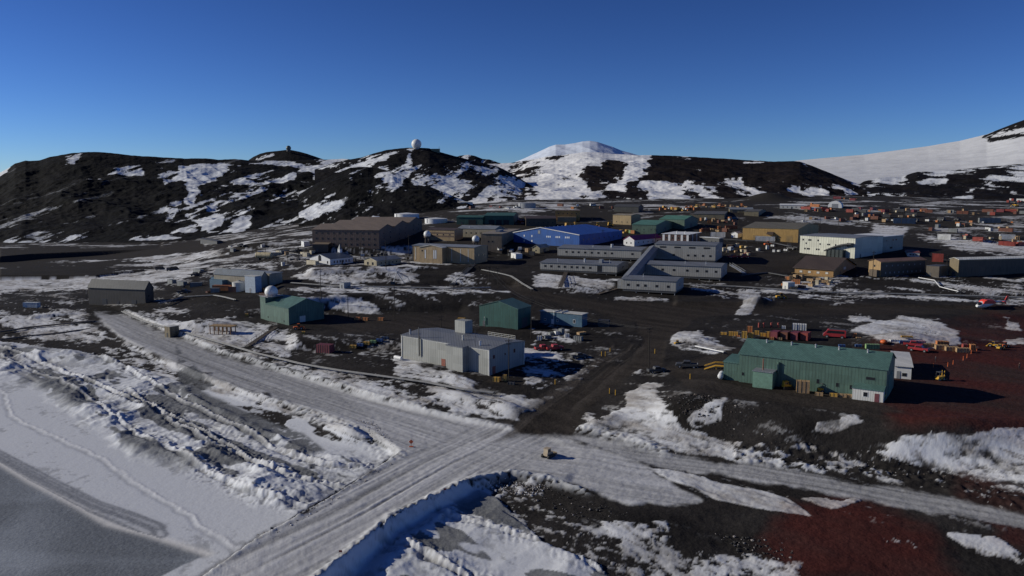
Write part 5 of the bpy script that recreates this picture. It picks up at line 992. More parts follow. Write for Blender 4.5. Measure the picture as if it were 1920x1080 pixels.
# vehicles ------------------------------------------------
def wheel(e, x, y, r=.42, w_=.28):
    o = MB().tube((0, -w_/2, 0), (0, w_/2, 0), r, n=18).build('wheel', BLACK, e); o.location = (x, y, r)
    MB().tube((0, -w_/2 - .012, 0), (0, w_/2 + .012, 0), r * .5, n=10).build('rim', STEEL, o); return o
def pickup(px, py, ang, mat, label, van=False, rack=False, s=1.):
    q = P(px, py); nm = 'van' if van else 'pickup_truck'; e = empty(nm, (q[0], q[1], q[2]), ang); e.scale = (s,) * 3
    b = MB()
    if van: prof = [(-2.6, .45), (2.6, .45), (2.6, 1.05), (2.35, 1.2), (1.75, 2.05), (1.5, 2.15), (-2.5, 2.15), (-2.6, 2.0)]
    else: prof = [(-2.7, .5), (2.7, .5), (2.7, 1.05), (2.6, 1.15), (1.3, 1.22), (.75, 1.85), (-.75, 1.85), (-.95, 1.2), (-2.7, 1.2)]
    b.prism(prof, -.92, .92); body = b.build('body', mat, e); bev = body.modifiers.new('bevel', 'BEVEL'); bev.width = .07; bev.segments = 2
    b = MB()
    if van:
        for sy in (-1, 1): b.prism([(-2.2, 1.3), (1.9, 1.3), (1.55, 1.95), (-2.2, 1.95)], sy * .925 - .01, sy * .925 + .01)
        b.add([(2.33, -.8, 1.24), (2.33, .8, 1.24), (1.8, .75, 2.0), (1.8, -.75, 2.0)], [(0, 1, 2, 3)])
    else:
        for sy in (-1, 1): b.prism([(-.7, 1.25), (1.15, 1.25), (.72, 1.76), (-.6, 1.76)], sy * .925 - .01, sy * .925 + .01)
        b.add([(1.28, -.8, 1.26), (1.28, .8, 1.26), (.8, .75, 1.8), (.8, -.75, 1.8)], [(0, 1, 2, 3)])
    b.build('window', GLASS, e)
    for x in (-1.7, 1.75):
        for y in (-.85, .85): wheel(e, x, y)
    for y in (-.68, .68): MB().box(2.70, y - .16, .8, 2.74, y + .16, 1.0).build('headlight', WHITE, e)
    MB().box(2.7, -.9, .5, 2.85, .9, .68).build('bumper', DGREY, e)
    if not van: MB().box(-2.55, -.78, 1.202, -1.05, .78, 1.215).build('cargo_bed', BLACK, e)
    if rack: MB().box(-2.3, -.8, 2.16, 1.3, .8, 2.24).build('roof_rack', DGREY, e)
    reg(e, label, 'van' if van else 'truck', px, None); return e
def tracked(px, py, ang, mat, label, name='bulldozer', s=1., blade=True):
    q = P(px, py); e = empty(name, q, ang); e.scale = (s,) * 3
    for sy in (-1, 1):
        b = MB(); pr = [(-1.3, .05), (1.2, .05), (1.45, .4), (1.2, .75), (-1.3, .75), (-1.5, .4)]; b.prism(pr, sy * .85 - .22, sy * .85 + .22); b.build('track', BLACK, e)
    MB().box(-1.2, -.6, .5, 1.2, .6, 1.15).build('chassis', mat, e)
    cb = MB().prism([(-1.1, 1.15), (.3, 1.15), (.15, 2.15), (-1.0, 2.15)], -.6, .6).build('cab', mat, e); MB().box(-.9, -.62, 1.4, .1, .62, 2.0).build('window', GLASS, cb); MB().box(-1.1, -.7, 2.155, .3, .7, 2.23).build('roof', mat, cb)
    if blade:
        b = MB(); b.prism([(1.75, .1), (1.85, .1), (1.95, .5), (1.85, .95), (1.75, .95), (1.84, .5)], -1.15, 1.15)
        for sy in (-.8, .8): b.box(.9, sy - .06, .35, 1.8, sy + .06, .5)
        b.build('blade', mat, e)
    reg(e, label, 'vehicle', px); return e
def forklift(px, py, ang, mat, label, s=1.):
    q = P(px, py); e = empty('forklift', q, ang); e.scale = (s,) * 3
    MB().box(-1.1, -.6, .35, 1.0, .6, 1.1).build('chassis', mat, e); b = MB()
    for x in (-.9, .6):
        for y in (-.5, .5): b.tube((x, y, 1.1), (x * .8, y, 2.2), .05, n=5)
    b.box(-.85, -.6, 2.2, .6, .6, 2.28); b.build('cab_frame', DGREY, e)
    b = MB()
    for y in (-.35, .35): b.box(1.1, y - .06, .1, 1.22, y + .06, 2.5); b.box(1.23, y - .08, .15, 2.2, y + .08, .21)
    b.build('mast', mat, e)
    for x in (-.8, .75):
        for y in (-.55, .55): wheel(e, x, y, .38, .25)
    reg(e, label, 'forklift', px); return e
def loader(px, py, ang, mat, label, s=1., arm=True):
    q = P(px, py); e = empty('wheel_loader', q, ang); e.scale = (s,) * 3
    MB().prism([(-2.4, .7), (-.2, .7), (-.2, 1.6), (-2.2, 1.5), (-2.4, 1.2)], -.8, .8).build('engine_cover', mat, e); MB().box(-.19, -.5, .6, 1.4, .5, 1.1).build('chassis', mat, e)
    cb = MB().prism([(-.6, 1.6), (.6, 1.3), (.5, 2.7), (-.5, 2.7)], -.65, .65).build('cab', GLASS, e); MB().box(-.6, -.72, 2.71, .6, .72, 2.8).build('roof', mat, cb)
    b = MB()
    for sy in (-.55, .55): b.tube((.5, sy, 1.4), (1.9, sy, 1.5), .12, n=6); b.tube((1.9, sy, 1.5), (2.5, sy, .6), .12, n=6)
    b.prism([(2.4, .1), (3.2, .1), (3.3, .2), (2.6, .3), (2.6, 1.0), (2.4, .9)], -1.2, 1.2); b.build('bucket_arm', mat, e)
    for x in (-1.5, 1.2):
        for y in (-.9, .9): wheel(e, x, y, .62, .42)
    reg(e, label, 'loader', px); return e
# snow machine on the ice road junction
tracked(1028, 857, .9, simple('pale_machine_paint', (.42, .34, .24), .5, 0, .2), 'small tan tracked machine alone on the packed snow junction', 'skid_loader', .95, True)
pickup(1565, 634, 2.7, REDP, 'red van with roof rack parked behind the green hangar', True, True, 1.35)
pickup(1712, 650, -.5, REDP, 'red pickup truck left of the white and blue boxes', False, False, 1.0); pickup(1722, 659, -.7, REDP, 'shiny red pickup truck right of the green box', False, False, 1.05)
pickup(1018, 657, .3, REDP, 'left red pickup truck below the blue trailer', False, False, 1.05); pickup(1040, 657, .3, REDP, 'right red pickup truck below the blue trailer', False, False, 1.1)
pickup(1231, 699, .25, DGREY, 'dark grey pickup truck at the foot of the tall utility pole', False, False, 1.0); pickup(1288, 690, 2.9, DGREY, 'black pickup truck left of the yellow hangar stairs', False, False, 1.15)
pickup(1375, 484, .2, REDP, 'left red truck right of the grey laboratory', False, False, 1.15); pickup(1395, 484, .2, REDP, 'right red truck right of the grey laboratory', False, False, 1.15); pickup(1085, 672, .4, DGREY, 'dark pickup truck in the shade below the blue trailer', False, False, 1.)
forklift(1762, 713, .4, YEL, 'yellow forklift in the hangar shadow'); loader(1345, 633, .3, YEL, 'yellow wheel loader on the snow pile left of the crates', .6) if False else None
loader(1270, 646, .5, YEL, 'small yellow loader half in the dirty snow mound', .5); loader(1464, 560, .1, YEL, 'yellow tracked carrier beside the pipe crossing', .9)
forklift(1542, 752-17, .5, YEL, 'yellow forklift against the green hangar wall'); tracked(1475, 729, .2, YEL, 'yellow bulldozer beside the boiler room of the green hangar', 'bulldozer', .9, False)
loader(1875, 655, .6, YEL, 'right yellow loader at the end of the row of boxes', .6); loader(1862, 650, 2.4, YEL, 'left yellow loader at the end of the row of boxes', .6); loader(1884, 651, .3, ORAN, 'orange loader beyond the yellow ones', .6)
loader(560, 618, .3, ORAN, 'orange red loader outside the green satellite building', .8); tracked(640, 448, .1, ORAN, 'orange tracked vehicle left of the dormitories', 'tracked_carrier', 1.6, False); tracked(610, 448, .1, ORAN, 'other orange tracked vehicle, farther from the dormitories', 'tracked_carrier', 1.6, False)
loader(1440, 461, .2, ORAN, 'orange snow loader below the white trailers', 1.1); loader(1903, 388, 1.5, YEL, 'yellow crane loader at the far right skyline yard', 1.6)
# helicopter ------------------------------------------------
q = P(1846, 579); e = empty('helicopter', q, math.radians(192)); e.scale = (1.25,) * 3; WR = simple('helicopter_white', (.75, .75, .74), .35, 0, .05); RR = simple('helicopter_red', (.80, .07, .05), .35, 0, .08)
b = MB(); st = [(-3.4, .55, .50, 1.95), (-1.6, .95, .85, 1.65), (-.2, 1.15, 1.1, 1.5), (1.2, 1.15, 1.1, 1.45), (2.3, .95, .85, 1.25), (3.0, .45, .4, 1.05)]; nn = 14; vs = []; fs = []
for (x, ry, rz_, cz) in st:
    for i in range(nn): t = 2 * math.pi * i / nn; vs.append((x, ry * math.cos(t), cz + rz_ * math.sin(t)))
for j in range(len(st) - 1):
    for i in range(nn): fs.append((j * nn + i, j * nn + (i + 1) % nn, (j + 1) * nn + (i + 1) % nn, (j + 1) * nn + i))
b.add(vs, fs, True); b.add(vs, [tuple(range(nn)), tuple(range((len(st) - 1) * nn, len(st) * nn))]); b.mi = 0
b.build('fuselage', WR, e)
b = MB(); b.prism([(-3.0, 1.7), (1.7, 1.7), (1.2, 2.62), (.3, 3.0), (-2.2, 2.9), (-3.3, 2.3)], -1.2, 1.2); o = b.build('engine_cowling', RR, e); bv = o.modifiers.new('bevel', 'BEVEL'); bv.width = .25; bv.segments = 3
MB().tube((-3.0, 0, 2.1), (-7.6, 0, 2.35), .42, .16, n=10).build('tail_boom', WR, e)
fn = MB().prism([(-7.1, 2.2), (-7.9, 2.2), (-8.8, 3.9), (-8.0, 3.9)], -.08, .08).build('tail_fin', RR, e); b = MB().prism([(-7.1, 2.2), (-7.8, 2.2), (-8.1, 1.3), (-7.7, 1.3)], -.07, .07); b.build('ventral_fin', RR, fn); MB().box(-6.6, -1.2, 2.25, -6.0, 1.2, 2.32).build('tailplane', RR, e)
b = MB().box(-8.0, .14, 2.5, -7.9, .18, 4.0); b.box(-8.3, .14, 3.2, -7.6, .18, 3.3); b.build('tail_rotor', DGREY, e)
b = MB()
for k in range(4):
    a = .5 + k * math.pi / 2; b.add([(math.cos(a) * .4 - math.sin(a) * w_, math.sin(a) * .4 + math.cos(a) * w_, 3.5 + h_) for w_ in (-.15, .15) for h_ in (0, .05)] + [(math.cos(a) * 5.8 - math.sin(a) * w_, math.sin(a) * 5.8 + math.cos(a) * w_, 3.35 + h_) for w_ in (-.15, .15) for h_ in (0, .05)], [(0, 2, 6, 4), (1, 5, 7, 3), (0, 4, 5, 1), (2, 3, 7, 6), (4, 6, 7, 5), (0, 1, 3, 2)])
b.tube((0, 0, 2.9), (0, 0, 3.6), .18, n=8); b.build('main_rotor', DGREY, e)
MB().ell((2.0, 0, 1.55), 1.02, .98, .75).build('windscreen', GLASS, e)
b = MB()
for y in (-1.1, 1.1): b.tube((-1.8, y, .06), (2.2, y, .06), .07, n=6); b.tube((-1.0, y, .06), (-1.0, y * .6, .8), .06, n=6); b.tube((1.2, y, .06), (1.2, y * .6, .8), .06, n=6)
b.build('skids', DGREY, e); reg(e, 'red and white helicopter parked on the dark pad at the right', 'helicopter', 1850)
# people ------------------------------------------------
def person(px, py, jacket, label, ang=0., arms=.5, h=1.78):
    q = P(px, py); s_ = h / 1.78; me = bpy.data.meshes.new('person')
    J = [(0,0,.95,.15),(0,0,1.15,.15),(0,0,1.38,.17),(0,0,1.52,.07),(0,0,1.66,.11),(0,0,1.75,.08),
         (.10,0,.88,.10),(.12,.02,.50,.07),(.12,0,.09,.05),(.12,.14,.04,.045),(-.10,0,.88,.10),(-.12,-.03,.50,.07),(-.13,-.06,.09,.05),(-.13,.08,.04,.045),
         (.20,0,1.42,.07),(.20 + .28*arms,0,1.42 - .26*(1-arms),.055),(.20 + .5*arms,.05,1.42 - .5*(1-arms),.04),(.20+.58*arms,.06,1.42-.58*(1-arms),.04),
         (-.20,0,1.42,.07),(-.24,0,1.15,.055),(-.26,.08,.90,.04),(-.26,.1,.82,.04)]
    E = [(0,1),(1,2),(2,3),(3,4),(4,5),(0,6),(6,7),(7,8),(8,9),(0,10),(10,11),(11,12),(12,13),(2,14),(14,15),(15,16),(16,17),(2,18),(18,19),(19,20),(20,21)]
    me.from_pydata([(a * s_, b_ * s_, c * s_) for a, b_, c, _ in J], E, []); o = bpy.data.objects.new('person', me); COL.objects.link(o)
    sk = o.modifiers.new('skin', 'SKIN'); 
    for i, v in enumerate(me.skin_vertices[0].data): v.radius = (J[i][3] * s_,) * 2; v.use_root = (i == 0)
    ss = o.modifiers.new('sub', 'SUBSURF'); ss.levels = ss.render_levels = 1
    m, t, bs = newmat(label.split()[0] + '_clothing'); tc = N(t, 'ShaderNodeTexCoord'); sx = N(t, 'ShaderNodeSeparateXYZ'); t.links.new(tc.outputs['Object'], sx.inputs[0])
    cr = N(t, 'ShaderNodeValToRGB'); cr.color_ramp.interpolation = 'CONSTANT'; el = cr.color_ramp.elements; el[0].color = (.02, .02, .025, 1); el[1].position = .45; el[1].color = (*jacket, 1)
    e3 = el.new(.78); e3.color = (.35, .2, .14, 1); e4 = el.new(.84); e4.color = (.05, .04, .04, 1)
    ml = N(t, 'ShaderNodeMath', operation='MULTIPLY'); ml.inputs[1].default_value = .5; t.links.new(sx.outputs[2], ml.inputs[0]); t.links.new(ml.outputs[0], cr.inputs[0]); t.links.new(cr.outputs[0], bs.inputs['Base Color'])
    me.materials.append(m); o.location = q; o.rotation_euler = (0, 0, ang); reg(o, label, 'person', px)
person(1657, 752, (.55, .62, .08), 'person in a lime yellow jacket reaching out an arm by the hangar corner', .3, 1.0)
person(1754, 679, (.06, .06, .07), 'dark dressed person walking on the red tinted gravel right of the shed', .8, .3); person(1911, 692, (.10, .05, .04), 'brown dressed person standing at the far right on red tinted gravel', 0, .1)
# crates, containers and drums around the hangar yard
G1 = 'crates in the hangar yard'
for (px, py, c, w_, d_, h_) in ((1365, 631, 'yellow', 3.2, 1.6, 1.6), (1350, 628, 'yellow', 2.2, 1.2, .9), (1380, 633, 'orange', 1.2, 1.1, .7), (1390, 635, 'yellow', 1.8, 1.4, 2.4), (1402, 635, 'yellow', 1.8, 1.5, 2.0), (1400, 626, 'orange', 1.8, 1.4, 2.6), (1414, 628, 'yellow', 1.6, 1.2, 1.4), (1424, 631, 'yellow', 2.6, 1.1, 1.2), (1436, 633, 'yellow', 1.8, 1.2, 2.0), (1448, 631, 'tan', 2.2, 1.2, 1.4), (1443, 637, 'orange', 1.3, 1.2, .8), (1458, 637, 'tan', 1.4, 1.1, .8)):
    put_crate(px, py, c, c + ' wooden crate in the yard left of the maroon containers', w_, d_, h_, -.35, 'crate', G1)
for i, c in enumerate(('maroon', 'rust brown', 'maroon', 'red')): put_container(1457 + i * 19, 637 + i * .8, c, c + ' ribbed container behind the green hangar roof', ang=.95, L=4.0)
for i in range(3): put_crate(1485 + i * 9, 619 + i * .6, 'white', 'white pallet box in the row of three behind the maroon containers', 1.6, 3.2, 2.1, -.35, 'pallet box', 'white pallet boxes')
put_crate(1465, 617, 'white', 'small white cube box left of the three pallet boxes', 1.5, 1.2, 1.1, -.3, 'box')
def drum(px, py, c, label, r=.35, h=1.0, name='drum', grp=None):
    q = P(px, py); e = empty(name, q); MB().tube((0, 0, 0), (0, 0, h), r, n=16).build('shell', cmat(c), e); b = MB()
    for z in (.33, .66, .97): b.tube((0, 0, h * z), (0, 0, h * z + .04), r + .02, n=16)
    b.build('rim', DGREY, e); reg(e, label, name.replace('_', ' '), px, grp)
for px in (1423, 1432, 1446, 1459): drum(px, 614, 'red', 'upright red gas cylinder group above the yellow crates', .35, 1.7, 'gas_cylinder', 'red cylinders')
q = P(1345, 704)
e = empty('propane_tank', P(1352, 710), 1.2); MB().tube((-1.6, 0, 1.0), (1.6, 0, 1.0), .75, n=18).ell((-1.6, 0, 1.), .5, .75, .75).ell((1.6, 0, 1.), .5, .75, .75).build('shell', WHITE, e); b = MB().box(-1.2, -.5, 0, -.9, .5, .5).box(.9, -.5, 0, 1.2, .5, .5); b.build('saddles', DGREY, e); reg(e, 'white propane tank beside the left annex of the green hangar', 'tank', 1352)
e = empty('propane_tank', P(747, 676), -.7); MB().tube((-1.5, 0, .9), (1.5, 0, .9), .6, n=18).ell((-1.5, 0, .9), .4, .6, .6).ell((1.5, 0, .9), .4, .6, .6).build('shell', WHITE, e); b = MB().box(-1.2, -.4, -.3, -.9, .4, .5).box(.9, -.4, -.3, 1.2, .4, .5); b.build('saddles', DGREY, e); reg(e, 'small white tank at the left corner of the pale grey plant', 'tank', 747)
put_crate(1493, 737, 'tan', 'tall brown wooden crate against the green hangar wall', 3.0, 1.8, 3.0, -.3, 'crate', None)
for px, c in ((1528, 'tan'), (1555, 'yellow'), (1572, 'tan'), (1585, 'tan')): put_crate(px, 742 + (px - 1528) * .06, c, c + ' crate in the low row along the green hangar wall', 1.8, 1.0, .8, -.4, 'crate', 'crates by the hangar wall')
put_crate(1568, 737, 'yellow', 'yellow stacked crate behind the low row at the hangar wall', 1.2, 1., 1.6, -.4, 'crate')
for px, py, c, w_, h_, lb in ((1624, 655, 'green', 4.0, 1.6, 'bright green box behind the hangar ridge'), (1670, 642, 'white', 3.2, .8, 'low white box at the left end of the row by the snow pile'), (1687, 645, 'blue', 3.8, 1.0, 'blue box with yellow load beside the low white box'), (1710, 649, 'pink', 4.0, 1.7, 'pink box in the row by the snow pile'),
        (1731, 652, 'tan', 3.6, 1.2, 'tan box'), (1755, 656, 'tan', 3.6, 1.5, 'tan box'), (1774, 659, 'tan', 3.6, 1.4, 'tan box'), (1794, 661, 'tan', 3.6, 1.4, 'tan box'), (1757, 649, 'orange', 2.0, 1.6, 'orange box behind the tan boxes'), (1768, 650, 'orange', 1.8, 1.6, 'orange box behind the tan boxes'), (1820, 657, 'orange', 1.4, 1.8, 'orange crate at the right end of the tan boxes'), (1806, 655, 'red', 1.4, 1.6, 'red crate above the last tan box')):
    put_crate(px, py, c, lb if len(lb) > 8 else 'tan wooden box in the row below the big snow pile', w_, 1.6, h_, -.15, 'box', 'boxes in a row by the snow pile')
put_crate(1690, 639, 'yellow', 'yellow load lying on the blue box', 3.4, 1., .5, -.15, 'load', None, 1.0)
for px, py in ((1573, 651), (1604, 651)): put_crate(px, py, 'blue', 'low blue box just behind the hangar ridge', 2.0, 1.2, .8, -.2, 'box')
put_crate(1598, 634, 'orange', 'orange crate right of the red van', 1.4, 1.1, 1.6, -.2, 'crate'); put_crate(1606, 635, 'tan', 'flat tan pallet right of the orange crate', 1.4, 1.1, .4, -.2, 'pallet')
e = empty('net_drum', P(1657, 645)); MB().ell((0, 0, .7), 1.1, 1.1, .7).build('cover', ORAN, e); reg(e, 'orange covered bundle behind the red pickups', 'bundle', 1657)
for px, py in ((1831, 662), (1821, 664), (1813, 672), (1806, 676), (1777, 688), (1787, 684), (1750, 690)):
    q = P(px, py); e = empty('marker_post', q); MB().tube((0, 0, 0), (0, 0, 1.3), .13, .07, n=8).build('post', ORAN, e); MB().box(-.3, -.3, 0, .3, .3, .06).build('base', BLACK, e); reg(e, 'orange marker post on the red tinted gravel yard', 'marker', px, 'orange marker posts')
for (px, py) in ((1144, 661), (1128, 668), (1135, 668), (1228, 663), (1041, 721), (1294, 711), (1154, 741), (1143, 738), (1308, 690)):
    q = P(px, py); e = empty('bollard', q); MB().tube((0, 0, 0), (0, 0, 1.5), .12, n=8).build('post', YEL if px < 1300 else STEEL, e); MB().tube((0, 0, 1.5), (0, 0, 1.56), .14, .05, n=8).build('cap', DGREY, e); reg(e, 'yellow bollard beside the dirt road into the station', 'bollard', px, 'bollards by the dirt road')
# yellow stairs of the hangar
q = P(1320, 694); e = empty('access_stairs', q, -.35); b = MB()
for y in (0, 1.3): b.tube((0, y, .2), (3, y, 1.4), .1, n=5); b.tube((3, y, 1.4), (8.5, y, 1.4), .1, n=5); b.tube((0, y, 1.2), (3, y, 2.4), .07, n=5); b.tube((3, y, 2.4), (8.5, y, 2.4), .07, n=5)
b.build('handrail', YEL, e); b = MB(); b.box(3, 0, 1.25, 8.5, 1.3, 1.4)
for i in range(8): b.box(i * .38, 0, .2 + i * .15, i * .38 + .32, 1.3, .26 + i * .15)
for x in (3.2, 6, 8.2): b.box(x, .1, -1, x + .15, .25, 1.25)
b.build('treads', YEL, e); reg(e, 'yellow steel stairs and walkway at the left end of the green hangar', 'stairs', 1320)
# crates etc. on the left and middle
put_container(398, 546, 'orange', 'orange timber clad container below the water plant', ang=-.15, L=9.0, H=3.0); put_container(428, 548, 'rust brown', 'brown container end right of the orange one', ang=-.15, L=4.0, H=2.8)
put_crate(592, 662, 'maroon', 'stack of faded red crates near the shore pipeline', 5.4, 3.2, 3.0, -.35, 'crate stack', None)
put_container(43, 577, 'white', 'long low white container on the far left pad', ang=-.15, L=7.5)
for px, py in ((664, 600), (679, 601), (708, 601)): put_crate(px, py, 'orange', 'orange cage crate on the gravel behind the green satellite building', 2.4, 1.2, 1.2, -.3, 'crate', 'orange crates on the gravel terrace')
for px, py, c in ((655, 653, 'yellow'), (668, 650, 'blue'), (680, 647, 'yellow'), (692, 644, 'green'), (704, 641, 'blue'), (715, 637, 'dark blue')): put_crate(px, py, c, c + ' pallet of cargo in the line left of the pale grey plant', 2.4, 1.3, 1.0, -.2, 'pallet', 'cargo pallets in a line')
put_crate(565, 627, 'yellow', 'small yellow box left of the red crate stack', 1.4, 1., 1., .2, 'box'); put_crate(459, 593, 'yellow', 'tiny yellow box on the dark bank left of the satellite building', 1.4, 1., 1., .2, 'box')
put_crate(924, 716, 'yellow', 'yellow machine box at the right foot of the pale grey plant', 1.9, 1.3, 1.3, -.3, 'box'); put_crate(943, 715, 'yellow', 'tall yellow pump box right of the yellow machine box', 1., .9, 1.9, -.3, 'box'); put_crate(952, 722, 'dark grey', 'dark box on the ground beside the yellow pump boxes', 1.9, 1., .8, -.3, 'box')
put_container(857, 604, 'yellow', 'yellow cargo block behind the rooftop box of the grey plant', ang=-.2, L=3.0, H=1.6); put_crate(1121, 613, 'dark grey', 'grey weathered crate stack right of the blue trailer', 4.0, 2.6, 2.6, -.3, 'crate stack')
put_container(1416, 452, 'white', 'long white trailer in front of the ochre warehouse', ang=-.3, L=12.5, H=3.2); put_container(1416, 446, 'white', 'short tall white container left behind the long white trailer', ang=-.3, L=4.5, H=3.6)
put_container(1332, 444, 'white', 'grey white trailer left of the small white hut', ang=-.3, L=10, H=3.2)
r = bld('white_hut', 'small white gabled hut left of the ochre warehouse', (1371, 445), (1383, 446), 1391, h=8, rise=3, axis='depth', wall=WHITE, roof=OFFW, cat='hut'); door(r, r.front, r.L * .5, 1, 2, GREY)
r = bld('red_trimmed_cabin', 'pale cabin with a red roof behind the brown hostel', (1701, 481), (1724, 482), 1752, h=8, rise=1, axis='long', wall=OFFW, roof=simple('brick_red_sheet', (.20, .05, .04), .7), cat='cabin'); windows(r.root, r.front, row(1, r.L - 1, 3, r.H * .5, 1, .8))
put_container(1747, 491, 'red', 'orange red container behind the generator box', ang=-.5, L=5.5, H=4.5)
# stilt platform, log deck
q = P(392, 628); e = empty('timber_platform', q, -.2); b = MB(); b.box(0, 0, 3.2, 9.5, 4, 3.5); b.build('deck', TIMBER, e); b = MB()
for i in range(6):
    for y in (.2, 3.6): b.tube((.4 + i * 1.7, y, -2), (.4 + i * 1.7, y, 3.2), .18, n=6)
b.build('stilts', simple('rusty_piles', (.20, .10, .05), .8, 0, .3), e); b = MB()
for i in range(6): b.tube((.2 + i * 1.8, .1, 3.5), (.2 + i * 1.8, .1, 4.6), .05, n=5)
b.tube((.2, .1, 4.6), (9.2, .1, 4.6), .05, n=5); b.build('railing', TIMBER, e); reg(e, 'timber viewing platform on rusty stilts above the shore pipeline', 'platform', 392)
def stair(px0, py0, px1, py1, label, mat, wd=1.6, rail=True, name='stairway'):
    a = P(px0, py0); c = P(px1, py1); d = Vector((c[0] - a[0], c[1] - a[1], 0)); L = d.length; n = Vector((-d.y, d.x, 0)).normalized() * wd / 2; e = empty(name, a); b = MB(); dz_ = c[2] - a[2]; k = max(6, int(L / 1.0))
    for i in range(k):
        t = i / k; t1 = (i + .9) / k; p0 = d * t; p1 = d * t1; z = dz_ * t + .5; b.add([p0 + n + Vector((0, 0, z)), p0 - n + Vector((0, 0, z)), p1 - n + Vector((0, 0, z)), p1 + n + Vector((0, 0, z)), p0 + n + Vector((0, 0, z - .12)), p0 - n + Vector((0, 0, z - .12)), p1 - n + Vector((0, 0, z - .12)), p1 + n + Vector((0, 0, z - .12))], [(0, 3, 2, 1), (4, 5, 6, 7), (0, 1, 5, 4), (1, 2, 6, 5), (2, 3, 7, 6), (3, 0, 4, 7)])
    b.build('treads', mat, e); b = MB()
    for s_ in (-1, 1):
        b.tube(n * s_ + Vector((0, 0, 1.5)), d + n * s_ + Vector((0, 0, dz_ + 1.5)), .06, n=5); b.tube(n * s_ + Vector((0, 0, .42)), d + n * s_ + Vector((0, 0, dz_ + .42)), .1, n=5)
        for i in range(int(L / 2.5) + 1): t = min(1, i * 2.5 / L); p = d * t + n * s_; b.tube(p + Vector((0, 0, dz_ * t - .8)), p + Vector((0, 0, dz_ * t + 1.5)), .05, n=5)
    b.build('handrail', mat, e); reg(e, label, 'stairs', px0); return e
stair(466, 650, 518, 615, 'grey steel stairs climbing the snowy bank to the satellite building', WOOD); stair(848, 535, 888, 497, 'dark walkway stairs rising to the tan gabled offices', DGREY, 2.4); stair(1050, 540, 1062, 512, 'short wooden stairs below the left wing of the laboratory', WOOD)
stair(1122, 553, 1163, 541, 'long wooden ramp to the lower wing of the laboratory', WOOD, 1.4); stair(1396, 514, 1370, 498, 'steel stairs at the right end of the laboratory', STEEL)
q = P(748, 533); e = empty('bent_frame', q); b = MB(); b.tube((-3, 0, 0), (-1, 0, 6), .16, n=6); b.tube((3, 0, 0), (-1, 0, 6), .16, n=6); b.tube((-1, 0, 6), (4.5, 0, 3.2), .14, n=6); b.tube((-1, 2, 6), (4.5, 2, 3.2), .14, n=6); b.tube((-1, 0, 6), (-1, 2, 6), .12, n=6); b.tube((4.5, 0, 3.2), (5.5, 1, 0), .12, n=6)
b.tube((-2, 0, 3), (2, 0, 3), .1, n=5); b.build('frame', STEEL, e); MB().box(-4, -.5, -.5, -2, 1, 1.2).build('winch', DGREY, e); reg(e, 'angular steel lifting frame on the upper pipeline below the offices', 'frame', 748)
# pipelines -------------------------------------------------
def pipeline(pts, label, r=.28, hgt=1.1, double=True, step=6., mat=None):
    mat = mat or simple('dull_pipe_jacket', (.22, .22, .225), .7, 0, .3, .6)
    W3 = [P(*p) for p in pts]; a = W3[0]; e = empty('pipeline', a); seg = []
    for i in range(len(W3) - 1):
        d = W3[i + 1] - W3[i]; n = max(1, int(np.hypot(d[0], d[1]) / step))
        for k in range(n):
            p = W3[i] + d * k / n; p = p.copy(); p[2] = hz(p[0], p[1]); seg.append(p)
    seg.append(W3[-1]); zs = np.array([p[2] for p in seg]); zs = np.convolve(np.pad(zs, 2, 'edge'), np.ones(5) / 5, 'valid')
    loc_ = [Vector((p[0] - a[0], p[1] - a[1], z - a[2] + hgt)) for p, z in zip(seg, zs)]
    for off in ((0, .75) if double else (0,)):
        b = MB()
        for i in range(len(loc_) - 1):
            d = loc_[i + 1] - loc_[i]; n = Vector((-d.y, d.x, 0)).normalized() * off; b.tube(loc_[i] + n, loc_[i + 1] + n, r, n=8, caps=False)
        b.build('pipe', mat, e)
    for i in range(0, len(loc_), 1):
        if i >= 90: break
        p = loc_[i]; d = (loc_[min(i + 1, len(loc_) - 1)] - loc_[max(i - 1, 0)]); n = Vector((-d.y, d.x, 0)).normalized(); b = MB()
        b.tube(p - n * .4 - Vector((0, 0, r)), p + n * 1.2 - Vector((0, 0, r)), .09, n=5)
        for o_ in (-.3, 1.1): b.tube(p + n * o_ - Vector((0, 0, hgt + 1.)), p + n * o_ - Vector((0, 0, r)), .07, n=5)
        b.build('support', DGREY, e)
    reg(e, label, 'pipeline', pts[0][0], None)
pipeline([(228, 588), (262, 604), (305, 618), (360, 633), (420, 650), (480, 668), (560, 688), (640, 702), (720, 712), (800, 724), (870, 737), (925, 744)], 'long twin silver pipeline on low supports along the ice road', .2, 1.0)
pipeline([(545, 534), (640, 541), (740, 542), (850, 545), (920, 543)], 'twin pipeline along the bank below the tan gabled offices', .24, 1.0)
pipeline([(1278, 536), (1380, 541), (1460, 546), (1560, 552), (1700, 555), (1800, 558), (1930, 562)], 'long pipeline crossing the slope from the laboratory to the right edge', .26, .9)
pipeline([(1722, 523), (1752, 529), (1762, 541), (1797, 552)], 'zigzag white pipe below the brown hostel', .2, .9, False, 5, WHITE)
pipeline([(0, 627), (60, 617), (120, 611), (178, 604)], 'upper rusty pipe run along the shore at the far left', .3, .8, True, 5, simple('dull_pipe', (.12, .10, .09), .8, 0, .3))
pipeline([(0, 640), (60, 632), (110, 627), (170, 617)], 'lower pipe run along the shore at the far left', .3, .5, False, 5, MATS['dull_pipe'])
pipeline([(1303, 656), (1330, 661), (1357, 665)], 'short bright pipe in the snow left of the hangar', .2, 1.0, False, 5, WHITE)
pipeline([(510, 478), (560, 480), (600, 482)], 'pipe from the cream cylinder tank toward the chapel', .2, .8, True, 5); pipeline([(1345, 452), (1400, 456), (1440, 458), (1495, 470)], 'pipe rack below the ochre warehouse', .3, 1.6, True, 6, DGREY)
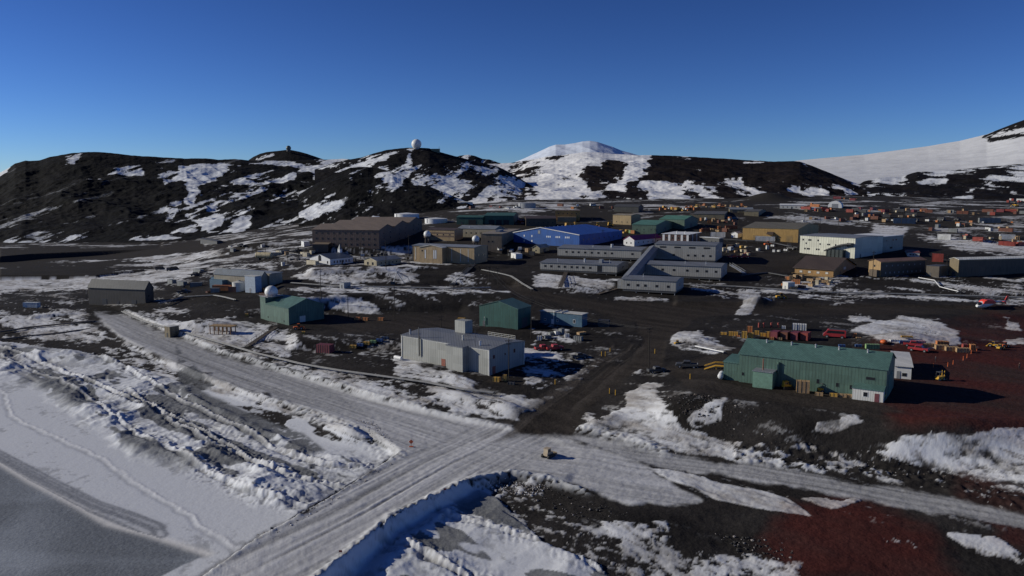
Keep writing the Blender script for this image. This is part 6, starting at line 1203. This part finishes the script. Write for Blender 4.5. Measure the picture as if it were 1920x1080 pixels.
pipeline([(1390, 520), (1440, 512), (1485, 524)], 'low pipe run left of the timber lodge', .25, .7, True, 6, DGREY)
pipeline([(430, 590), (452, 574), (330, 571)][1:], 'pipe between the taupe warehouse and the satellite building', .25, 1.0, True, 6, DGREY) if False else None
# utility poles ----------------------------------------------
def pole(px, py, topy, arm=True, label=''):
    q = P(px, py); x, z = at_y(px, topy, q[1]); h_ = max(3., z - q[2]); e = empty('utility_pole', q); MB().tube((0, 0, -1), (0, 0, h_), .17, .11, n=7).build('pole', simple('dark_pole_wood', (.035, .028, .022), .9, 0, .3), e)
    if arm: b = MB(); b.box(-1.1, -.08, h_ - .9, 1.1, .08, h_ - .72); b.box(-.8, -.08, h_ - 1.8, .8, .08, h_ - 1.65); b.build('crossarm', MATS['dark_pole_wood'], e)
    reg(e, label, 'pole', px, 'utility poles'); return (q[0], q[1], q[2] + h_ - .7)
T = {}
for i, (px, py, ty, lb) in enumerate(((602, 562, 502, 'pole above the satellite building'), (653, 596, 553, 'pole on the gravel right of the satellite building'), (724, 507, 452, 'tall pole right of the cream cottage'), (740, 600, 536, 'tall pole on the gravel terrace'), (767, 497, 440, 'pole left of the tan gabled offices'), (917, 541, 498, 'left pole of the pair at the pipeline end'), (933, 542, 500, 'right pole of the pair at the pipeline end'),
        (996, 634, 560, 'tall pole at the right corner of the dark green barn'), (827, 614, 590, 'short pole behind the pale grey plant'), (954, 708, 634, 'pole against the right wall of the pale grey plant'), (1216, 700, 611, 'tallest pole beside the dirt road'), (1229, 462, 428, 'pole behind the maroon roofed house'), (1323, 446, 425, 'pole left of the white trailer'), (1342, 456, 424, 'pole right of the striped house'),
        (1473, 425, 393, 'pole behind the ochre warehouse'), (1508, 430, 392, 'pole above the ochre warehouse roof'), (1537, 440, 402, 'pole above the left end of the cream headquarters'), (1571, 445, 404, 'pole above the middle of the cream headquarters'), (1804, 406, 384, 'pole in the far right yard'), (1636, 520, 470, 'pole at the left end of the brown hostel'), (1775, 505, 478, 'pole at the left end of the long hall'),
        (540, 500, 470, 'pole above the water plant'), (560, 486, 458, 'pole left of the chapel'), (676, 486, 455, 'pole in front of the brown dormitories'), (1130, 455, 430, 'pole in front of the blue building'), (1690, 420, 396, 'pole by the dark blue container'), (1385, 420, 398, 'pole by the small white cabin'), (1110, 428, 405, 'pole above the blue roof'), (498, 480, 455, 'pole above the cream cylinder tank'), (1690, 640, 600, 'pole'), (376, 620, 590, 'pole'))):
    if lb == 'pole': continue
    T[i] = pole(px, py, ty, True, 'dark wooden utility ' + lb)
def wire(a, c, label):
    b = MB(); A = Vector(a); C = Vector(c); d = C - A; n = Vector((-d.y, d.x, 0)).normalized()
    for o_ in (-.9, .9):
        pr = None
        for k in range(13):
            t = k / 12; p = d * t + n * o_; p.z -= 4 * t * (1 - t) * d.length * .025
            if pr is not None: b.tube(pr, p, .035, n=4, caps=False)
            pr = p
    o = b.build('power_line', BLACK); o.location = A; reg(o, label, 'cable', 0)
wire(T[0], T[2], 'sagging power line from the satellite building up to the cottage'); wire(T[5], T[7], 'sagging power line from the pipeline end to the dark green barn'); wire(T[7], T[10], 'sagging power line from the dark green barn to the dirt road'); wire(T[14], T[15], 'sagging power line behind the ochre warehouse'); wire(T[15], T[16], 'sagging power line toward the cream headquarters'); wire(T[16], T[17], 'sagging power line over the cream headquarters roof')
# markers by the ice road
def flag(px, py, c, label, h=1.6, fw=.5):
    e = empty('marker_flag', P(px, py)); MB().tube((0, 0, 0), (0, 0, h), .03, n=5).build('stick', DGREY, e); b = MB(); b.box(0, -.02, h - fw * .7, fw, .02, h); b.build('flag', cmat(c), e); reg(e, label, 'flag', px, None)
q = P(771, 838); e = empty('road_sign', q); MB().tube((0, 0, 0), (0, 0, 1.5), .05, n=6).build('post', DGREY, e); b = MB(); b.add([(-.55, -.03, 1.2), (0, -.03, .65), (.55, -.03, 1.2), (0, -.03, 1.75), (-.55, 0, 1.2), (0, 0, .65), (.55, 0, 1.2), (0, 0, 1.75)], [(0, 1, 2, 3), (7, 6, 5, 4), (0, 4, 5, 1), (1, 5, 6, 2), (2, 6, 7, 3), (3, 7, 4, 0)]); b.build('panel', simple('sign_orange', (.85, .16, .05), .5, 0, .05), e); MB().box(-.45, -.3, 0, .45, .3, .15).build('foot', ORAN, e); reg(e, 'orange diamond road marker on the packed snow at the bend', 'sign', 771)
flag(508, 1006, 'dark grey', 'dark flag at the edge of the ice road near the bottom'); flag(628, 935, 'dark grey', 'dark flag halfway down the left edge of the ice road'); flag(636, 1050, 'red', 'lower red flag on the shaded side of the ice road'); flag(832, 932, 'red', 'upper red flag on the shaded side of the ice road')
# far yards: many small things -------------------------------
def scatter(n, x0, x1, y0, y1, kinds, phrase, seed, grp):
    rnd = random.Random(seed)
    for i in range(n):
        px = x0 + (x1 - x0) * (i + rnd.random()) / n; py = y0 + (y1 - y0) * rnd.random(); kind, c = rnd.choice(kinds); q = P(px, py)
        if kind == 'con': e = place('shipping_container', container(c, rnd.choice((4., 6., 6., 9.)), 2.4, 2.6), (q[0], q[1], q[2] - .05), rnd.choice((-.75, -.6, .8, .1))); noun = 'shipping container'
        elif kind == 'veh':
            e = None; pickup(px, py, rnd.uniform(0, 3), cmat(c), '%s truck %s' % (c, phrase), rnd.random() < .3, False, 1.2); continue
        elif kind == 'mac': tracked(px, py, rnd.uniform(0, 3), cmat(c), '%s tracked machine %s' % (c, phrase), 'bulldozer', 1.5); continue
        else: w_ = rnd.choice((1.6, 2.4, 3.2)); e = place('crate', crate_mesh(c, w_, 1.6, rnd.choice((1.2, 1.6, 2.4))), (q[0], q[1], q[2] - .05), rnd.uniform(-1, 1)); noun = 'crate'
        reg(e, '%s %s %s' % (c, noun, phrase), 'container' if kind == 'con' else 'crate', px, grp)
CONS = [('con', 'rust brown'), ('con', 'red'), ('con', 'grey'), ('con', 'maroon'), ('box', 'tan'), ('box', 'cream'), ('con', 'dark grey'), ('con', 'rust brown'), ('box', 'orange'), ('con', 'tan')]
scatter(20, 1585, 1740, 392, 399, CONS, 'in the yard right of the arched shelter', 1, 'containers in the upper right yard'); scatter(12, 1590, 1720, 401, 408, CONS + [('box', 'white')], 'in the nearer row right of the arched shelter', 2, 'containers in the upper right yard')
scatter(12, 1500, 1560, 386, 398, [('box', 'orange'), ('con', 'orange'), ('con', 'red'), ('box', 'tan'), ('mac', 'orange')], 'left of the arched shelter', 3, 'goods near the arched shelter'); scatter(6, 1560, 1610, 372, 377, [('box', 'orange'), ('con', 'maroon'), ('box', 'cream')], 'above the arched shelter', 4, 'goods near the arched shelter')
scatter(22, 1235, 1305, 391, 396, [('box', 'orange'), ('box', 'yellow'), ('mac', 'orange'), ('mac', 'yellow'), ('box', 'white'), ('con', 'orange')], 'in the machine yard below the long hill', 5, 'machines below the long hill'); scatter(14, 1300, 1400, 386, 391, [('mac', 'orange'), ('mac', 'yellow'), ('box', 'tan')], 'at the hill foot behind the khaki sheds', 6, 'machines below the long hill')
scatter(14, 1310, 1380, 412, 424, [('box', 'orange'), ('box', 'tan'), ('box', 'rust brown'), ('box', 'white')], 'in the pile left of the ochre warehouse', 7, 'piles behind the striped house'); scatter(10, 1310, 1370, 428, 436, [('box', 'orange'), ('box', 'tan'), ('con', 'rust brown')], 'behind the white trailer and striped house', 8, 'piles behind the striped house')
scatter(16, 1770, 1915, 396, 404, CONS + [('box', 'green'), ('box', 'yellow')], 'in the far right yard under the dark foothill', 9, 'goods in the far right yard'); scatter(12, 1690, 1900, 412, 420, [('box', 'tan'), ('box', 'white'), ('veh', 'dark grey'), ('box', 'orange'), ('con', 'grey')], 'along the bank top at the far right', 10, 'goods in the far right yard')
put_container(1676, 419, 'dark blue', 'dark blue container on the bank above the headquarters', wpx=36, ang=-.3, H=4.2); put_container(1836, 418, 'grey', 'long grey container on the far right bank', ang=-.1, L=16, H=4); put_container(1757, 449, 'white', 'white container with a blank end above the long hall', ang=-.6, L=8, H=3.6); put_container(1875, 449, 'white', 'white container near the right edge above the long hall', ang=-.3, L=9, H=3.4)
scatter(12, 1790, 1915, 445, 453, [('con', 'red'), ('box', 'orange'), ('box', 'tan'), ('con', 'dark grey'), ('veh', 'red'), ('box', 'cream')], 'on the snowy terrace above the long hall', 12, 'goods on the terrace above the long hall'); scatter(8, 1870, 1918, 455, 462, [('box', 'orange'), ('box', 'tan'), ('con', 'red')], 'lower on the terrace at the right edge', 13, 'goods on the terrace above the long hall')
scatter(14, 880, 1180, 386, 394, [('box', 'red'), ('con', 'dark grey'), ('veh', 'white'), ('box', 'orange'), ('con', 'rust brown')], 'between the hill tanks and the charcoal barn', 14, 'goods below the saddle'); scatter(8, 968, 985, 412, 420, [('con', 'red'), ('box', 'white'), ('box', 'pink')], 'right of the green workshops', 15, 'goods by the green workshops')
scatter(10, 1060, 1150, 422, 430, [('box', 'tan'), ('mac', 'yellow'), ('box', 'rust brown')], 'in the store yard above the blue roof', 16, 'goods above the blue building'); scatter(7, 1150, 1185, 436, 440, [('box', 'green'), ('box', 'orange'), ('box', 'yellow')], 'at the left foot of the front sage shed', 17, 'boxes by the sage sheds')
scatter(12, 1470, 1500, 520, 545, [('box', 'tan'), ('box', 'orange'), ('box', 'rust brown')], 'on the timber terraces below the lodge', 18, 'crates below the timber lodge'); scatter(10, 1500, 1560, 524, 538, [('box', 'tan'), ('box', 'cream')], 'on the slope in front of the timber lodge', 19, 'crates below the timber lodge')
scatter(8, 1350, 1400, 462, 476, [('box', 'yellow'), ('box', 'cream'), ('veh', 'white'), ('box', 'tan')], 'in the car park right of the low white roofed block', 20, 'goods in the car park'); scatter(8, 1420, 1490, 462, 474, [('veh', 'dark grey'), ('con', 'grey'), ('box', 'white')], 'below the white trailers', 21, 'goods below the white trailers')
scatter(8, 410, 560, 462, 478, [('box', 'white'), ('veh', 'dark grey'), ('con', 'grey'), ('box', 'dark grey')], 'between the left hill and the dormitories', 22, 'goods left of the dormitories'); scatter(9, 800, 900, 466, 480, [('box', 'rust brown'), ('box', 'dark grey'), ('box', 'tan')], 'on the racks behind the tan gabled offices', 23, 'racks behind the offices')
scatter(6, 1385, 1405, 472, 480, [('box', 'cream'), ('box', 'red')], 'beside the red trucks right of the laboratory', 24, 'boxes beside the red trucks'); scatter(7, 1890, 1918, 376, 380, [('con', 'red'), ('con', 'white'), ('box', 'red')], 'on the upper road at the right edge', 25, 'goods on the upper road')
scatter(14, 300, 400, 500, 560, [('box', 'dark grey'), ('con', 'grey'), ('box', 'rust brown'), ('veh', 'dark grey')], 'on the flat between the taupe warehouse and the water plant', 31, 'goods left of the water plant')
scatter(12, 510, 590, 476, 500, [('box', 'tan'), ('box', 'dark grey'), ('con', 'cream'), ('box', 'white')], 'right of the cream cylinder tank', 32, 'goods by the cylinder tank'); scatter(10, 620, 780, 480, 490, [('box', 'dark grey'), ('box', 'rust brown'), ('veh', 'dark grey'), ('box', 'white')], 'along the foot of the brown dormitories', 33, 'goods along the dormitories')
scatter(8, 1000, 1090, 628, 646, [('box', 'white'), ('box', 'grey'), ('box', 'tan')], 'on the snow below the blue trailer', 34, 'goods below the blue trailer'); scatter(12, 1740, 1900, 424, 436, [('con', 'grey'), ('box', 'tan'), ('con', 'rust brown'), ('box', 'white')], 'on the slope under the long grey container', 35, 'goods on the right slope')
scatter(14, 1500, 1700, 410, 416, [('box', 'grey'), ('con', 'rust brown'), ('box', 'white'), ('box', 'tan')], 'on the track above the cream headquarters', 36, 'goods above the headquarters'); scatter(10, 930, 1000, 470, 482, [('box', 'dark grey'), ('box', 'tan'), ('veh', 'white')], 'in the lane right of the tan cube', 37, 'goods in the lane')
pipeline([(300, 575), (345, 560), (400, 556), (440, 566)], 'grey pipe run climbing from the taupe warehouse toward the water plant', .22, 1.0, True, 6); pipeline([(1000, 546), (960, 520), (905, 508)], 'short pipe run up the bank left of the laboratory', .2, .8, True, 5)
# loose rocks and snow lumps on the slopes
def rubble(name, polys, n, mats, rmin, rmax, seed, label):
    rnd = random.Random(seed); b = MB(); cnt = 0
    base = [(0,0,1),(.9,0,.45),(.28,.85,.45),(-.72,.53,.45),(-.72,-.53,.45),(.28,-.85,.45),(.72,.53,-.45),(-.28,.85,-.45),(-.9,0,-.45),(-.28,-.85,-.45),(.72,-.53,-.45),(0,0,-1)]
    fc = [(0,1,2),(0,2,3),(0,3,4),(0,4,5),(0,5,1),(1,6,2),(2,7,3),(3,8,4),(4,9,5),(5,10,1),(6,7,2),(7,8,3),(8,9,4),(9,10,5),(10,6,1),(11,7,6),(11,8,7),(11,9,8),(11,10,9),(11,6,10)]
    xs = []; ys = []
    for poly in polys:
        wp = [P(*p)[:2] for p in poly]; ax = [p[0] for p in wp]; ay = [p[1] for p in wp]; k = n // len(polys); X_ = np.array([rnd.uniform(min(ax), max(ax)) for _ in range(k * 6)]); Y_ = np.array([rnd.uniform(min(ay), max(ay)) for _ in range(k * 6)])
        m = sdist(X_, Y_, wp) > 0; X_ = X_[m][:k]; Y_ = Y_[m][:k]; xs += list(X_); ys += list(Y_)
    zs = H0(np.array(xs), np.array(ys))
    for x, y, z in zip(xs, ys, zs):
        r = rmin * (rmax / rmin) ** (rnd.random() ** 2.2); a = rnd.uniform(0, 6.28); ca, sa = math.cos(a), math.sin(a); j = [rnd.uniform(.65, 1.25) for _ in base]; sx, sy, sz = rnd.uniform(.8, 1.3), rnd.uniform(.8, 1.2), rnd.uniform(.5, .9); b.mi = rnd.randrange(len(mats))
        b.add([(x + r * jj * (p[0] * sx * ca - p[1] * sy * sa), y + r * jj * (p[0] * sx * sa + p[1] * sy * ca), z + r * jj * p[2] * sz) for p, jj in zip(base, j)], fc)
    o = b.build(name, mats); tag(o, label, 'rubble', None, 'stuff')
RK = simple('dark_basalt', (.03, .028, .027), .9, 0, .3); RK2 = simple('brown_basalt', (.06, .045, .038), .9, 0, .3); SN = simple('snow_lump', (.62, .62, .64), .8, 0, .15); SD = simple('dirty_snow_lump', (.26, .235, .22), .9, 0, .3)
rubble('rubble', [[(1390, 840), (1500, 825), (1640, 845), (1700, 866), (1850, 910), (1925, 935), (1925, 960), (1750, 910), (1560, 880), (1390, 865)], [(1240, 745), (1400, 755), (1480, 830), (1290, 800)]], 1500, [RK, RK2, RK, SD, RK, RK2], .05, .36, 3, 'rocks and snow lumps strewn down the bank below the green hangar')
rubble('snow_clods', [[(640, 790), (700, 790), (760, 850), (740, 856), (640, 812)], [(470, 1010), (640, 915), (745, 848), (755, 856), (650, 928), (480, 1024)], [(880, 895), (960, 884), (1050, 905), (1000, 930), (900, 912)]], 2000, [SN, SD, SD], .08, .28, 4, 'clods of ploughed snow along the shoulders of the ice road')
rubble('snow_clods', [[(235, 588), (300, 617), (420, 662), (560, 700), (700, 740), (800, 762), (960, 792), (960, 797), (800, 768), (560, 706), (420, 669), (300, 622)], [(1100, 790), (1180, 810), (1280, 850), (1250, 858), (1130, 826)], [(1690, 595), (1760, 608), (1790, 640), (1700, 636)]], 1800, [SN, SD, SD], .08, .28, 5, 'clods of dirty snow along the inland edge of the ice road')
rubble('rubble', [[(990, 900), (1080, 935), (1180, 960), (1230, 1000), (1120, 990), (1000, 940)], [(1340, 1000), (1500, 1010), (1500, 1060), (1380, 1040)]], 500, [RK, RK, RK, SD], .06, .32, 6, 'rocks and snow lumps on the dark shore below the junction')
# ---------------------------------------------------------------- labels: tell look-alikes apart by their order in the photo
from collections import defaultdict
by = defaultdict(list)
for o, l, px in REG: by[l].append((px, o))
ORD = ['leftmost', 'second from left', 'third from left', 'fourth from left', 'fifth from left', 'sixth from left', 'seventh from left', 'eighth from left'] + [w_ + ' from left' for w_ in 'ninth tenth eleventh twelfth thirteenth fourteenth fifteenth sixteenth seventeenth eighteenth nineteenth twentieth'.split()]
for l, lst in by.items():
    if len(lst) < 2: continue
    lst.sort(key=lambda t: t[0]); n = len(lst)
    for i, (px, o) in enumerate(lst):
        pre = 'rightmost' if i == n - 1 else ORD[min(i, 19)]
        s_ = (pre + ' ' + l).split(); o['label'] = ' '.join(s_[:16])
